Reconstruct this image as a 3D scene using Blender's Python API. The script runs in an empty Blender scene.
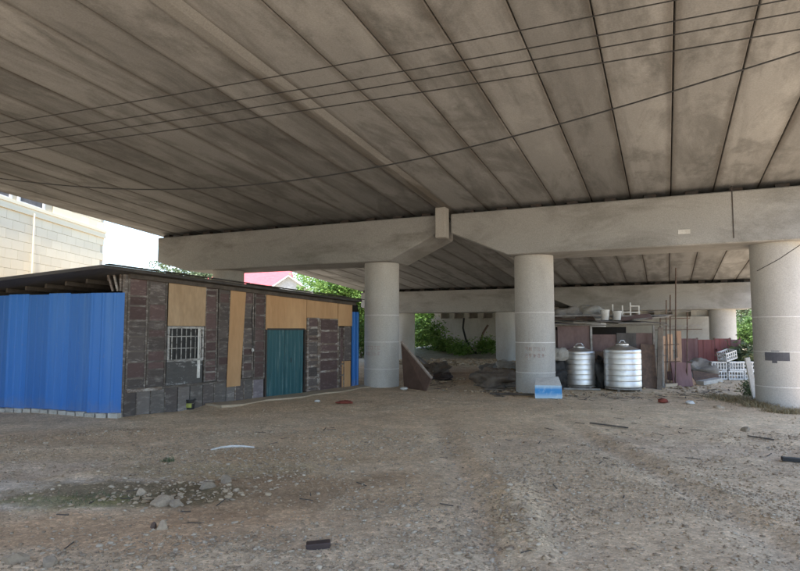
import bpy, bmesh, math, random
import numpy as np
from mathutils import Vector, Matrix

sc = bpy.context.scene
C = sc.collection
R = math.radians
rnd = random.Random(7)

# ------------------------------------------------------------------ camera
CAM_Z = 1.9
F, CX, CY, HOR = 600.0, 400.0, 285.5, 330.0
PITCH = math.atan((HOR - CY) / F)
cam = bpy.data.cameras.new('camera')
cam.sensor_width = 36.0
cam.lens = F / 800.0 * 36.0
cam.clip_start, cam.clip_end = 0.05, 4000
cam_o = bpy.data.objects.new('camera', cam)
cam_o.location = (0, 0, CAM_Z)
cam_o.rotation_euler = (R(90) + PITCH, 0, 0)
C.objects.link(cam_o)
sc.camera = cam_o

# ------------------------------------------------------------------ sky, sun, exposure
SUN_EL = R(71)
SUN_H = Vector((0.2, -0.98, 0)).normalized()
SUN_DIR = Vector((SUN_H.x * math.cos(SUN_EL), SUN_H.y * math.cos(SUN_EL), math.sin(SUN_EL)))
w = bpy.data.worlds.new('World'); sc.world = w; w.use_nodes = True
nt = w.node_tree
bg = nt.nodes['Background']
sky = nt.nodes.new('ShaderNodeTexSky')
sky.sky_type = 'NISHITA'; sky.sun_disc = False
sky.sun_elevation = SUN_EL
sky.sun_rotation = math.atan2(SUN_H.x, SUN_H.y)
sky.air_density = 1.0; sky.dust_density = .6; sky.ozone_density = 1.5
nt.links.new(sky.outputs[0], bg.inputs[0])
bg.inputs[1].default_value = 0.105
sun = bpy.data.lights.new('sun', 'SUN')
sun.energy = 3.1; sun.angle = R(4); sun.color = (1.0, 0.97, 0.92)
sun_o = bpy.data.objects.new('sun', sun)
sun_o.rotation_euler = SUN_DIR.to_track_quat('Z', 'Y').to_euler()
sun_o.location = (40, -60, 80)
C.objects.link(sun_o)
vs = sc.view_settings
vs.view_transform = 'Standard'; vs.look = 'None'; vs.gamma = 1.0; vs.use_curve_mapping = False
vs.exposure = 2.4
sc.render.engine = 'CYCLES'
sc.cycles.use_denoising = True
sc.cycles.max_bounces = 8; sc.cycles.diffuse_bounces = 6
sc.cycles.sample_clamp_indirect = 8.0

# ------------------------------------------------------------------ helpers
def col3(c): return (c[0], c[1], c[2], 1.0)

class MB:
    """collects simple solids into one mesh"""
    def __init__(s): s.v = []; s.f = []
    def add(s, vs_, fs):
        n = len(s.v); s.v += [tuple(p) for p in vs_]; s.f += [tuple(i + n for i in f) for f in fs]; return s
    def box(s, x0, x1, y0, y1, z0, z1, M=None):
        p = [Vector((x, y, z)) for z in (z0, z1) for y in (y0, y1) for x in (x0, x1)]
        if M is not None: p = [M @ q for q in p]
        return s.add(p, [(0, 2, 3, 1), (4, 5, 7, 6), (0, 1, 5, 4), (2, 6, 7, 3), (0, 4, 6, 2), (1, 3, 7, 5)])
    def cbox(s, c, size, M=None):
        a, b, d = size[0] / 2, size[1] / 2, size[2] / 2
        T = Matrix.Translation(Vector(c)) @ (M if M is not None else Matrix.Identity(4))
        return s.box(-a, a, -b, b, -d, d, T)
    def beam(s, p, q, w_, h_, up=(0, 0, 1)):
        p, q = Vector(p), Vector(q); d = (q - p); L = d.length; d.normalize()
        u = Vector(up)
        if abs(d.dot(u)) > .98: u = Vector((1, 0, 0))
        r = d.cross(u).normalized(); u = r.cross(d)
        M = Matrix((( r.x, d.x, u.x, p.x), (r.y, d.y, u.y, p.y), (r.z, d.z, u.z, p.z), (0, 0, 0, 1)))
        return s.box(-w_ / 2, w_ / 2, 0, L, -h_ / 2, h_ / 2, M)
    def tube(s, pts, r, n=6, cap=True):
        pts = [Vector(p) for p in pts]; rings = []
        for i, p in enumerate(pts):
            t = (pts[min(i + 1, len(pts) - 1)] - pts[max(i - 1, 0)]).normalized()
            a = t.orthogonal() if abs(t.z) > .9 else t.cross(Vector((0, 0, 1)))
            a.normalize(); b = t.cross(a)
            rr = r[i] if isinstance(r, (list, tuple)) else r
            rings.append([p + (a * math.cos(k * 2 * math.pi / n) + b * math.sin(k * 2 * math.pi / n)) * rr for k in range(n)])
        vv = [q for g in rings for q in g]; ff = []
        for i in range(len(pts) - 1):
            for k in range(n):
                ff.append((i * n + k, i * n + (k + 1) % n, (i + 1) * n + (k + 1) % n, (i + 1) * n + k))
        if cap:
            ff.append(tuple(reversed(range(n)))); m = (len(pts) - 1) * n; ff.append(tuple(range(m, m + n)))
        return s.add(vv, ff)
    def lathe(s, prof, n=32, c=(0, 0, 0)):
        vv = []; ff = []
        for r, z in prof:
            for k in range(n):
                a = 2 * math.pi * k / n
                vv.append((c[0] + r * math.cos(a), c[1] + r * math.sin(a), c[2] + z))
        for i in range(len(prof) - 1):
            for k in range(n):
                ff.append((i * n + k, i * n + (k + 1) % n, (i + 1) * n + (k + 1) % n, (i + 1) * n + k))
        ff.append(tuple(reversed(range(n)))); m = (len(prof) - 1) * n; ff.append(tuple(range(m, m + n)))
        return s.add(vv, ff)
    def prism(s, poly, y0, y1, M=None):
        """polygon in x,z extruded along y"""
        n = len(poly)
        p = [Vector((x, y0, z)) for x, z in poly] + [Vector((x, y1, z)) for x, z in poly]
        if M is not None: p = [M @ q for q in p]
        return s.add(p, [tuple(range(n)), tuple(reversed(range(n, 2 * n)))] +
                     [(i, i + n, (i + 1) % n + n, (i + 1) % n) for i in range(n)])
    def mesh(s, name, mat, smooth=False, bevel=0):
        me = bpy.data.meshes.new(name); me.from_pydata(s.v, [], s.f)
        bm = bmesh.new(); bm.from_mesh(me)
        bmesh.ops.recalc_face_normals(bm, faces=bm.faces)
        if bevel:
            es = [e for e in bm.edges if len(e.link_faces) == 2 and e.calc_face_angle(0) > .6]
            bmesh.ops.bevel(bm, geom=es, offset=bevel, segments=1, affect='EDGES', clamp_overlap=True)
        bm.to_mesh(me); bm.free()
        me.materials.append(mat)
        if smooth:
            for p in me.polygons: p.use_smooth = True
            me.set_sharp_from_angle(angle=R(38))
        return me
    def build(s, name, mat, parent=None, smooth=False, bevel=0, loc=None):
        o = bpy.data.objects.new(name, s.mesh(name, mat, smooth, bevel)); C.objects.link(o)
        if parent: o.parent = parent
        if loc is not None: o.location = loc
        return o

def inst(name, me, parent=None, loc=(0, 0, 0), rot=(0, 0, 0), scale=(1, 1, 1)):
    o = bpy.data.objects.new(name, me); C.objects.link(o)
    o.parent = parent; o.location = loc; o.rotation_euler = rot; o.scale = scale
    return o
def tag(o, label=None, cat=None, group=None, kind=None):
    if label: o['label'] = label
    if cat: o['category'] = cat
    if group: o['group'] = group
    if kind: o['kind'] = kind
    return o
def thing(name, label, cat, loc=(0, 0, 0), rz=0, group=None):
    o = bpy.data.objects.new(name, None); C.objects.link(o); o.empty_display_size = .3
    o.location = loc; o.rotation_euler = (0, 0, rz)
    return tag(o, label, cat, group)

# ---- noise in numpy
def vnoise(x, y, seed=0):
    xi = np.floor(x).astype(np.int64); yi = np.floor(y).astype(np.int64)
    fx = x - xi; fy = y - yi
    fx = fx * fx * (3 - 2 * fx); fy = fy * fy * (3 - 2 * fy)
    def h(a, b):
        n = (a * 374761393 + b * 668265263 + seed * 1442695041) & 0x7fffffff
        n = ((n ^ (n >> 13)) * 1274126177) & 0x7fffffff
        return ((n ^ (n >> 16)) & 0xffff) / 65535.0
    return (h(xi, yi) * (1 - fx) + h(xi + 1, yi) * fx) * (1 - fy) + (h(xi, yi + 1) * (1 - fx) + h(xi + 1, yi + 1) * fx) * fy
def fbm(x, y, s, o=4, seed=0):
    t = 0; a = 1; n = 0
    for i in range(o):
        t = t + a * vnoise(x / s * 2 ** i + 17.3 * i, y / s * 2 ** i - 9.1 * i, seed + i); n += a; a *= .5
    return t / n
def sstep(a, b, x):
    t = np.clip((x - a) / (b - a), 0, 1); return t * t * (3 - 2 * t)

def rough_spots(x, y):     # where the surface is loose and stony
    return sstep(.42, .62, fbm(x, y, 2.6, 3, 5))
def ridge(x, y):
    c = 1.06 + (y - 5.23) * .152 + (fbm(x, y, .5, 3, 31) - .5) * .16; d = x - c
    return sstep(-.20, -.14, d) * sstep(.34, .06, d) * sstep(4.9, 5.3, y) * sstep(8.2, 7.2, y)
def height(x, y):
    x = np.asarray(x, float); y = np.asarray(y, float)
    r = np.hypot(x, y)
    z = (fbm(x, y, 7.0, 3, 1) - .5) * .16
    z = z + (fbm(x, y, 1.3, 3, 2) - .5) * .085 * (.4 + rough_spots(x, y))
    z = z + (fbm(x, y, .33, 3, 3) - .5) * .05 * (.25 + rough_spots(x, y))
    near = sstep(60, 35, r)
    z = z * near
    z = z - .16 * sstep(8.0, 11.0, x) * sstep(13, 16, y) * sstep(24, 19, y) * near
    # wheel ruts running away from the viewer
    for x0, k in ((.25, .06), (2.75, .07)):
        xr = x - x0 - k * y - .25 * np.sin(y * .35)
        z = z - .055 * np.exp(-(xr / .2) ** 2) * near * sstep(15, 9, y) + .03 * np.exp(-((xr - .38) / .16) ** 2) * near * sstep(15, 9, y)
    # low ridge of packed earth in the foreground
    z = z + .055 * ridge(x, y)
    # earth banked up towards the far end below the bridge
    u = x * math.sin(TH) + y * math.cos(TH); v = x * math.cos(TH) - y * math.sin(TH)
    z = z + .55 * sstep(40, 48, u) * sstep(-24, -18, v) * sstep(14, 9, v)
    return z
TH = R(23.8)
def hz(x, y): return float(height(x, y))

# ---- pixel of the 800 x 571 photograph -> direction from the viewpoint
def ray(px, py):
    f = Vector((0, math.cos(PITCH), math.sin(PITCH))); u = Vector((0, -math.sin(PITCH), math.cos(PITCH)))
    return f + Vector((1, 0, 0)) * (px - CX) / F + u * (CY - py) / F
EYE = Vector((0, 0, CAM_Z))
def G(px, py):
    d = ray(px, py); z = 0.0
    for _ in range(6):
        t = (z - CAM_Z) / d.z; p = EYE + d * t; z = hz(p.x, p.y)
    return Vector((p.x, p.y, z))
def D(px, py, y):           # point seen at (px,py) at distance y
    d = ray(px, py); return EYE + d * (y / d.y)

# ------------------------------------------------------------------ materials
def new_mat(name, rough=.85, metal=0.0, spec=.3):
    m = bpy.data.materials.new(name); m.use_nodes = True
    b = m.node_tree.nodes['Principled BSDF']
    b.inputs['Roughness'].default_value = rough; b.inputs['Metallic'].default_value = metal
    b.inputs['Specular IOR Level'].default_value = spec
    return m, m.node_tree, b
def N(nt, t, **kw):
    n = nt.nodes.new(t)
    for k, v in kw.items(): setattr(n, k, v)
    return n
def noise(nt, scale, detail=5, rough=.6, vec=None, dist=0):
    n = N(nt, 'ShaderNodeTexNoise'); n.inputs['Scale'].default_value = scale
    n.inputs['Detail'].default_value = detail; n.inputs['Roughness'].default_value = rough
    n.inputs['Distortion'].default_value = dist
    if vec is not None: nt.links.new(vec, n.inputs['Vector'])
    return n.outputs['Fac']
def ramp(nt, fac, stops):
    r = N(nt, 'ShaderNodeValToRGB'); e = r.color_ramp.elements
    while len(e) < len(stops): e.new(.5)
    for el, (p, c) in zip(e, stops):
        el.position = p; el.color = col3(c) if not isinstance(c, (int, float)) else (c, c, c, 1)
    nt.links.new(fac, r.inputs[0]); return r.outputs[0]
def mix(nt, fac, a, b, mode='MIX'):
    m = N(nt, 'ShaderNodeMix', data_type='RGBA', blend_type=mode)
    for k, val in ((0, fac), (6, a), (7, b)):
        sock = m.inputs[k]
        if isinstance(val, (int, float)): sock.default_value = val if k == 0 else (val, val, val, 1)
        elif isinstance(val, tuple): sock.default_value = col3(val)
        else: nt.links.new(val, sock)
    return m.outputs[2]
def mul(nt, a, b):
    m = N(nt, 'ShaderNodeMath', operation='MULTIPLY')
    for s, v in zip(m.inputs, (a, b)):
        if isinstance(v, (int, float)): s.default_value = v
        else: nt.links.new(v, s)
    return m.outputs[0]
def mapping(nt, scale=(1, 1, 1), coord='Object', rot=(0, 0, 0), rand=True):
    tc = N(nt, 'ShaderNodeTexCoord'); mp = N(nt, 'ShaderNodeMapping')
    mp.inputs['Scale'].default_value = scale; mp.inputs['Rotation'].default_value = rot
    nt.links.new(tc.outputs[coord], mp.inputs['Vector'])
    if rand:
        oi = N(nt, 'ShaderNodeObjectInfo'); va = N(nt, 'ShaderNodeVectorMath', operation='SCALE')
        va.inputs[0].default_value = (37.0, 71.0, 53.0); nt.links.new(oi.outputs['Random'], va.inputs['Scale'])
        nt.links.new(va.outputs[0], mp.inputs['Location'])
    return mp.outputs[0]
def bump(nt, b, h, strength=.3, dist=.02):
    n = N(nt, 'ShaderNodeBump'); n.inputs['Strength'].default_value = strength; n.inputs['Distance'].default_value = dist
    nt.links.new(h, n.inputs['Height']); nt.links.new(n.outputs[0], b.inputs['Normal'])
def randval(nt, lo, hi):
    oi = N(nt, 'ShaderNodeObjectInfo'); mr = N(nt, 'ShaderNodeMapRange')
    mr.inputs[3].default_value = lo; mr.inputs[4].default_value = hi
    nt.links.new(oi.outputs['Random'], mr.inputs[0]); return mr.outputs[0]

def m_concrete(name, a, b, dark, streak=(1, 1, 1), tint=(.85, 1.12), stain=.55, sscale=.5, rough=.9):
    m, nt, bs = new_mat(name, rough)
    v = mapping(nt, (1, 1, 1)); vst = mapping(nt, streak)
    c = mix(nt, noise(nt, 1.1, 6, .65, v), a, b)
    s = ramp(nt, noise(nt, sscale, 6, .66, vst, .5), [(.47, 0.0), (.63, 1.0)])
    c = mix(nt, mul(nt, s, stain), c, dark)
    pale = ramp(nt, noise(nt, sscale * 1.7, 4, .6, vst), [(.58, 0.0), (.8, 1.0)])
    c = mix(nt, mul(nt, pale, .35), c, (min(1, a[0] * 1.55), min(1, a[1] * 1.55), min(1, a[2] * 1.55)))
    fine = noise(nt, 38, 3, .6, v)
    c = mix(nt, 1.0, c, ramp(nt, fine, [(.3, .84), (.7, 1.12)]), 'MULTIPLY')
    c = mix(nt, 1.0, c, randval(nt, *tint), 'MULTIPLY')
    nt.links.new(c, bs.inputs['Base Color'])
    bump(nt, bs, noise(nt, 24, 6, .7, v), .22, .012)
    return m
M = {}
def m_girder():
    m, nt, bs = new_mat('girder_concrete', .9)
    v = mapping(nt, (1, 1, 1)); vst = mapping(nt, (1.2, .16, 1)); vb = mapping(nt, (1, .45, 1))
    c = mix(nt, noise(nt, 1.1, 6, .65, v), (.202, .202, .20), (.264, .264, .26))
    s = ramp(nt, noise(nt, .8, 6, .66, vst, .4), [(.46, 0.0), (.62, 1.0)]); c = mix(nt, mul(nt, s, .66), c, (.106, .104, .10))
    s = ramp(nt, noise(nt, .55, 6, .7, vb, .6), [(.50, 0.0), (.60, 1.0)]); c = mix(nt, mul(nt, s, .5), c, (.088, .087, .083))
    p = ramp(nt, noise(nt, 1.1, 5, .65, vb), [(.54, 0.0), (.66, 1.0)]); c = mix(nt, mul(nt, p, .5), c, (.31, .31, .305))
    # leak stains creeping in from the joints
    tc = N(nt, 'ShaderNodeTexCoord'); sx = N(nt, 'ShaderNodeSeparateXYZ'); nt.links.new(tc.outputs['Object'], sx.inputs[0])
    ab = N(nt, 'ShaderNodeMath', operation='ABSOLUTE'); nt.links.new(sx.outputs[0], ab.inputs[0])
    ad = N(nt, 'ShaderNodeMath', operation='ADD'); nt.links.new(ab.outputs[0], ad.inputs[0]); nt.links.new(mul(nt, noise(nt, 1.4, 6, .7, vst), .42), ad.inputs[1])
    e_ = ramp(nt, ad.outputs[0], [(.60, 0.0), (.76, 1.0)]); c = mix(nt, mul(nt, e_, .72), c, (.075, .063, .052))
    c = mix(nt, 1.0, c, ramp(nt, noise(nt, 38, 3, .6, v), [(.3, .86), (.7, 1.12)]), 'MULTIPLY')
    c = mix(nt, 1.0, c, randval(nt, .82, 1.16), 'MULTIPLY')
    nt.links.new(c, bs.inputs['Base Color']); bump(nt, bs, noise(nt, 24, 6, .7, v), .22, .012)
    return m
M['girder'] = m_girder()
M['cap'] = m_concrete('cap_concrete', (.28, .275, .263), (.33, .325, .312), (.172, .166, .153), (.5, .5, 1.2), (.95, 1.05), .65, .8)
M['column'] = m_concrete('column_concrete', (.40, .385, .36), (.47, .455, .43), (.29, .27, .24), (.8, .8, .35), (.96, 1.05), .45, .7)
M['seam'] = m_concrete('seam_grout', (.58, .57, .55), (.66, .65, .63), (.45, .44, .42), (1, 1, 1), (.95, 1.05), .3)
M['joint_strip'] = m_concrete('strip_concrete', (.20, .196, .187), (.25, .246, .236), (.085, .072, .058), (1.5, .14, 1), (.95, 1.05), .8, .8)
M['abutment'] = m_concrete('abutment_concrete', (.44, .41, .36), (.52, .49, .44), (.28, .25, .21), (1, 1, .4), (.9, 1.1), .6)
M['slab'] = m_concrete('ground_slab', (.40, .315, .22), (.45, .355, .25), (.31, .24, .165), (1, 1, 1), (.92, 1.08), .5, 1.2)
M['stone'] = m_concrete('loose_stone', (.29, .23, .165), (.34, .27, .195), (.18, .14, .10), (1, 1, 1), (.7, 1.2), .4, 3)
M['palestone'] = m_concrete('pale_stone', (.34, .265, .185), (.39, .31, .22), (.25, .19, .13), (1, 1, 1), (.85, 1.15), .4, 4)

def m_simple(name, a, b=None, rough=.8, metal=0, scale=6, streak=(1, 1, 1), spec=.3, fine=.12, bmp=.1, tint=(.9, 1.1), thr=(.35, .7)):
    m, nt, bs = new_mat(name, rough, metal, spec)
    v = mapping(nt, streak)
    b = b or tuple(x * .7 for x in a)
    f = noise(nt, scale, 5, .62, v)
    c = mix(nt, ramp(nt, f, [(thr[0], 0.0), (thr[1], 1.0)]), a, b)
    c = mix(nt, 1.0, c, ramp(nt, noise(nt, scale * 6, 3, .6, v), [(.3, 1 - fine), (.7, 1 + fine)]), 'MULTIPLY')
    c = mix(nt, 1.0, c, randval(nt, *tint), 'MULTIPLY')
    nt.links.new(c, bs.inputs['Base Color'])
    r2 = N(nt, 'ShaderNodeMapRange'); r2.inputs[3].default_value = max(.05, rough - .12); r2.inputs[4].default_value = min(1, rough + .12)
    nt.links.new(f, r2.inputs[0]); nt.links.new(r2.outputs[0], bs.inputs['Roughness'])
    if bmp: bump(nt, bs, noise(nt, scale * 3, 5, .65, v), bmp, .01)
    return m
def m_blue():
    m, nt, bs = new_mat('blue_sheet', .5, 0, .35)
    tc = N(nt, 'ShaderNodeTexCoord'); v = tc.outputs['Object']; vs_ = mapping(nt, (2.5, 2.5, .22))
    c = mix(nt, noise(nt, 1.4, 5, .6, vs_), (.02, .13, .42), (.032, .155, .45))
    f = ramp(nt, noise(nt, .9, 5, .65, vs_), [(.5, 0.0), (.72, 1.0)]); c = mix(nt, mul(nt, f, .35), c, (.10, .23, .46))
    sx = N(nt, 'ShaderNodeSeparateXYZ'); nt.links.new(v, sx.inputs[0])
    ad = N(nt, 'ShaderNodeMath', operation='ADD'); nt.links.new(sx.outputs[2], ad.inputs[0]); nt.links.new(mul(nt, noise(nt, 3.5, 6, .7, v), .9), ad.inputs[1])
    mud = ramp(nt, ad.outputs[0], [(.46, 1.0), (.80, 0.0)]); c = mix(nt, mul(nt, mud, .32), c, (.20, .19, .175))
    sp = ramp(nt, noise(nt, 9, 6, .75, v), [(.60, 0.0), (.70, 1.0)]); c = mix(nt, mul(nt, sp, .3), c, (.17, .19, .23))
    c = mix(nt, 1.0, c, randval(nt, .84, 1.12), 'MULTIPLY')
    nt.links.new(c, bs.inputs['Base Color']); bump(nt, bs, noise(nt, 1.6, 3, .5, v), .25, .03); return m
M['blue'] = m_blue()
M['brick'] = m_simple('footing_brick', (.46, .44, .40), (.30, .27, .23), .9, 0, 9)
M['ply'] = m_simple('plywood', (.52, .32, .165), (.42, .245, .12), .75, 0, 2.0, (1, 1, .22), .3, .07, .04, (.9, 1.12))
M['ply2'] = m_simple('plywood_weathered', (.42, .30, .185), (.34, .235, .14), .8, 0, 3.0, (1, 1, .3), .3, .1, .05)
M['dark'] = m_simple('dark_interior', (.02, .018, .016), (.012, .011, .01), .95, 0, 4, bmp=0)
M['roofing'] = m_simple('roof_felt', (.045, .043, .042), (.075, .07, .066), .85, 0, 1.6, (1, .4, 1), .3, .15, .15)
M['rafter'] = m_simple('rafter_wood', (.10, .083, .068), (.06, .05, .042), .85, 0, 5, (1, .3, 1))
M['steel_dark'] = m_simple('dark_steel', (.05, .05, .052), (.09, .065, .05), .6, .4, 6)
M['rust'] = m_simple('rusty_pipe', (.16, .105, .075), (.09, .065, .055), .8, .2, 8)
M['galv'] = m_simple('galvanised_pipe', (.30, .285, .265), (.17, .15, .13), .55, .3, 7)
M['white'] = m_simple('white_plastic', (.66, .65, .62), (.50, .48, .44), .6, 0, 5)
M['crate'] = m_simple('crate_plastic', (.56, .57, .57), (.40, .40, .39), .6, 0, 8)
M['black'] = m_simple('black_plastic', (.022, .022, .024), (.04, .037, .034), .6, 0, 6)
M['lime'] = m_simple('bucket_label', (.38, .42, .08), (.25, .25, .08), .6, 0, 12)
M['redfence'] = m_simple('red_metal_sheet', (.165, .042, .038), (.12, .035, .032), .6, 0, 2.5, (1, 1, .3), .4, .08, .06)
M['pinkfence'] = m_simple('faded_pink_sheet', (.17, .09, .086), (.12, .058, .056), .7, 0, 2.5, (1, 1, .3), .4, .1, .06)
M['mauve'] = m_simple('mauve_board', (.17, .115, .105), (.12, .08, .074), .8, 0, 2.0, (1, 1, .5))
M['greyboard'] = m_simple('grey_board', (.12, .11, .105), (.075, .068, .063), .8, 0, 2.2, (1, 1, .4))
M['peach'] = m_simple('peach_wood', (.50, .32, .21), (.36, .22, .14), .8, 0, 3, (1, 1, .25))
M['brownboard'] = m_simple('brown_board', (.075, .05, .043), (.045, .033, .03), .55, 0, 2.5, (1, 1, 1), .4, .12)
M['leanboard'] = m_simple('brown_ply', (.15, .095, .075), (.10, .066, .054), .7, 0, 2.5, (1, 1, 1), .3, .15)
M['paleedge'] = m_simple('pale_board_edge', (.42, .36, .31), (.3, .24, .2), .8, 0, 8)
M['cable'] = m_simple('cable_rubber', (.018, .018, .019), (.03, .03, .03), .6, 0, 4, bmp=0)
M['tarp'] = m_simple('grey_tarp', (.23, .21, .185), (.14, .125, .11), .75, 0, 3, bmp=.3)
M['sack'] = m_simple('pale_sack', (.42, .40, .36), (.30, .275, .24), .85, 0, 5, bmp=.3)
M['redrag'] = m_simple('red_rag', (.24, .06, .04), (.16, .045, .03), .9, 0, 10, bmp=.3)
M['plank'] = m_simple('grey_plank', (.21, .17, .135), (.13, .105, .085), .85, 0, 4, (1, .2, 1))
M['paint_grey'] = m_simple('grey_paint', (.085, .085, .10), (.11, .11, .125), .7, 0, 5, bmp=0)
M['stencil'] = m_simple('faded_red_paint', (.36, .24, .225), (.42, .37, .34), .85, 0, 30, bmp=0, thr=(.4, .6))
M['redroof'] = m_simple('red_roof', (.52, .09, .10), (.42, .07, .08), .6, 0, 2)
M['greyroof'] = m_simple('pale_sheet_roof', (.50, .51, .52), (.42, .42, .42), .6, 0, 2)
M['housewall'] = m_simple('house_plaster', (.55, .53, .49), (.46, .44, .4), .85, 0, 1)
M['carton_white'] = m_simple('carton_white', (.62, .61, .58), (.50, .48, .45), .7, 0, 4)
M['bark'] = m_simple('bark', (.11, .085, .06), (.06, .047, .035), .95, 0, 6, (1, 1, .3), bmp=.5)
M['reed'] = m_simple('dry_straw', (.22, .165, .085), (.13, .095, .055), .9, 0, 3, bmp=0, tint=(.9, 1.1))

# peeling old joinery
def m_peel(name, wood, paint, lo, hi, rough=.8):
    m, nt, bs = new_mat(name, rough)
    v = mapping(nt, (1, 1, 1)); vs_ = mapping(nt, (1.0, 1, 3.2))
    c = mix(nt, noise(nt, 7, 5, .65, vs_), wood, tuple(x * .55 for x in wood))
    p = ramp(nt, noise(nt, 3.2, 6, .74, vs_, .3), [(lo, 0.0), (hi, 1.0)])
    c = mix(nt, p, c, paint)
    c = mix(nt, 1.0, c, randval(nt, .75, 1.25), 'MULTIPLY')
    nt.links.new(c, bs.inputs['Base Color'])
    bump(nt, bs, p, .25, .006)
    return m
M['oldframe'] = m_peel('old_frame', (.165, .14, .122), (.31, .285, .26), .50, .66)
M['oldpanel'] = m_peel('old_panel', (.125, .105, .097), (.26, .235, .215), .52, .74)
M['oldpanel_red'] = m_peel('old_panel_red', (.135, .09, .085), (.24, .19, .175), .54, .76)
M['whiteframe'] = m_peel('worn_white_frame', (.19, .145, .118), (.40, .37, .335), .47, .64)
M['greystain'] = m_peel('stained_board', (.13, .125, .12), (.40, .40, .39), .56, .64)
M['baseboard'] = m_peel('base_board', (.18, .16, .147), (.30, .275, .25), .52, .72)
M['lilac'] = m_peel('lilac_board', (.27, .235, .255), (.36, .33, .34), .5, .7)
M['winframe'] = m_peel('window_frame', (.16, .15, .14), (.42, .41, .39), .38, .55)

def m_teal():
    m, nt, bs = new_mat('teal_sheet', .5, 0, .4)
    v = mapping(nt, (5, 1, .35))
    c = mix(nt, noise(nt, 1.6, 4, .6, v), (.014, .075, .092), (.022, .10, .115))
    s = ramp(nt, noise(nt, 2.2, 5, .65, v), [(.55, 0.0), (.72, 1.0)])
    c = mix(nt, mul(nt, s, .5), c, (.26, .36, .36))
    nt.links.new(c, bs.inputs['Base Color']); return m
M['teal'] = m_teal()
def m_steel_tank():
    m, nt, bs = new_mat('stainless_steel', .32, 1.0, .5)
    v = mapping(nt, (1, 1, 6))
    f = noise(nt, 2.5, 4, .6, mapping(nt, (2, 2, .5)))
    c = mix(nt, f, (.72, .715, .70), (.60, .595, .58))
    c = mix(nt, ramp(nt, noise(nt, 6, 5, .7, mapping(nt)), [(.6, 0.0), (.8, .5)]), c, (.33, .29, .24))
    nt.links.new(c, bs.inputs['Base Color'])
    mr = N(nt, 'ShaderNodeMapRange'); mr.inputs[3].default_value = .36; mr.inputs[4].default_value = .58
    nt.links.new(f, mr.inputs[0]); nt.links.new(mr.outputs[0], bs.inputs['Roughness'])
    bump(nt, bs, noise(nt, 3, 3, .5, v), .12, .02)
    return m
M['tank'] = m_steel_tank()
def m_glass_dark():
    m, nt, bs = new_mat('dirty_pane', .45, 0, .3)
    c = mix(nt, noise(nt, 4, 4, .6, mapping(nt)), (.012, .012, .013), (.03, .031, .032)); nt.links.new(c, bs.inputs['Base Color'])
    return m
M['pane'] = m_glass_dark()
def m_carton():                      # printed front: white rim fading into blue sky print
    m, nt, bs = new_mat('blue_carton_print', .55)
    tc = N(nt, 'ShaderNodeTexCoord'); sx = N(nt, 'ShaderNodeSeparateXYZ'); nt.links.new(tc.outputs['Object'], sx.inputs[0])
    band = ramp(nt, sx.outputs[2], [(.03, 0.0), (.16, 1.0), (.25, 1.0), (.33, .0)])
    c = mix(nt, band, (.40, .55, .68), (.06, .27, .58))
    c = mix(nt, ramp(nt, noise(nt, 7, 4, .6, tc.outputs['Object']), [(.5, 0.0), (.7, .6)]), c, (.55, .66, .74))
    nt.links.new(c, bs.inputs['Base Color']); return m
M['carton_print'] = m_carton()
def m_leaf(name, a, b, c_, trans=.25):
    m, nt, bs = new_mat(name, .55, 0, .3)
    g = N(nt, 'ShaderNodeNewGeometry')
    c = ramp(nt, g.outputs['Random Per Island'], [(0, a), (.5, b), (1, c_)])
    nt.links.new(c, bs.inputs['Base Color'])
    tr = N(nt, 'ShaderNodeBsdfTranslucent'); nt.links.new(c, tr.inputs[0])
    mx = N(nt, 'ShaderNodeMixShader'); mx.inputs[0].default_value = trans
    nt.links.new(bs.outputs[0], mx.inputs[1]); nt.links.new(tr.outputs[0], mx.inputs[2])
    nt.links.new(mx.outputs[0], nt.nodes['Material Output'].inputs[0]); return m
M['leaf'] = m_leaf('leaf_mid', (.06, .12, .03), (.10, .18, .045), (.15, .23, .065))
M['leaf_bright'] = m_leaf('leaf_bright', (.10, .19, .04), (.16, .27, .06), (.24, .35, .10), .4)
M['leaf_dull'] = m_leaf('leaf_dull', (.07, .10, .05), (.11, .145, .07), (.16, .185, .10))
M['grassblade'] = m_leaf('grass_blade', (.20, .165, .085), (.28, .22, .125), (.36, .285, .17), .2)

def m_ground():
    m, nt, bs = new_mat('dirt_ground', .95, 0, .15)
    at = N(nt, 'ShaderNodeAttribute'); at.attribute_name = 'soil'
    tc = N(nt, 'ShaderNodeTexCoord'); v = tc.outputs['Object']
    c = at.outputs['Color']
    c = mix(nt, 1.0, c, ramp(nt, noise(nt, 1.3, 6, .65, v), [(.3, .80), (.7, 1.2)]), 'MULTIPLY')
    c = mix(nt, 1.0, c, ramp(nt, noise(nt, 9, 6, .7, v), [(.28, .72), (.72, 1.25)]), 'MULTIPLY')
    vo = N(nt, 'ShaderNodeTexVoronoi'); vo.inputs['Scale'].default_value = 32; nt.links.new(v, vo.inputs['Vector'])
    peb = N(nt, 'ShaderNodeSeparateColor'); nt.links.new(vo.outputs['Color'], peb.inputs[0])
    c = mix(nt, 1.0, c, ramp(nt, peb.outputs[0], [(0, .84), (.8, 1.04), (1, 1.3)]), 'MULTIPLY')
    c = mix(nt, 1.0, c, ramp(nt, noise(nt, 70, 3, .6, v), [(.3, .8), (.7, 1.2)]), 'MULTIPLY')
    nt.links.new(c, bs.inputs['Base Color'])
    h = N(nt, 'ShaderNodeMath', operation='ADD')
    nt.links.new(mul(nt, vo.outputs['Distance'], -.7), h.inputs[0]); nt.links.new(noise(nt, 22, 6, .75, v), h.inputs[1])
    bump(nt, bs, h.outputs[0], .42, .02)
    return m
M['ground'] = m_ground()
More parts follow.
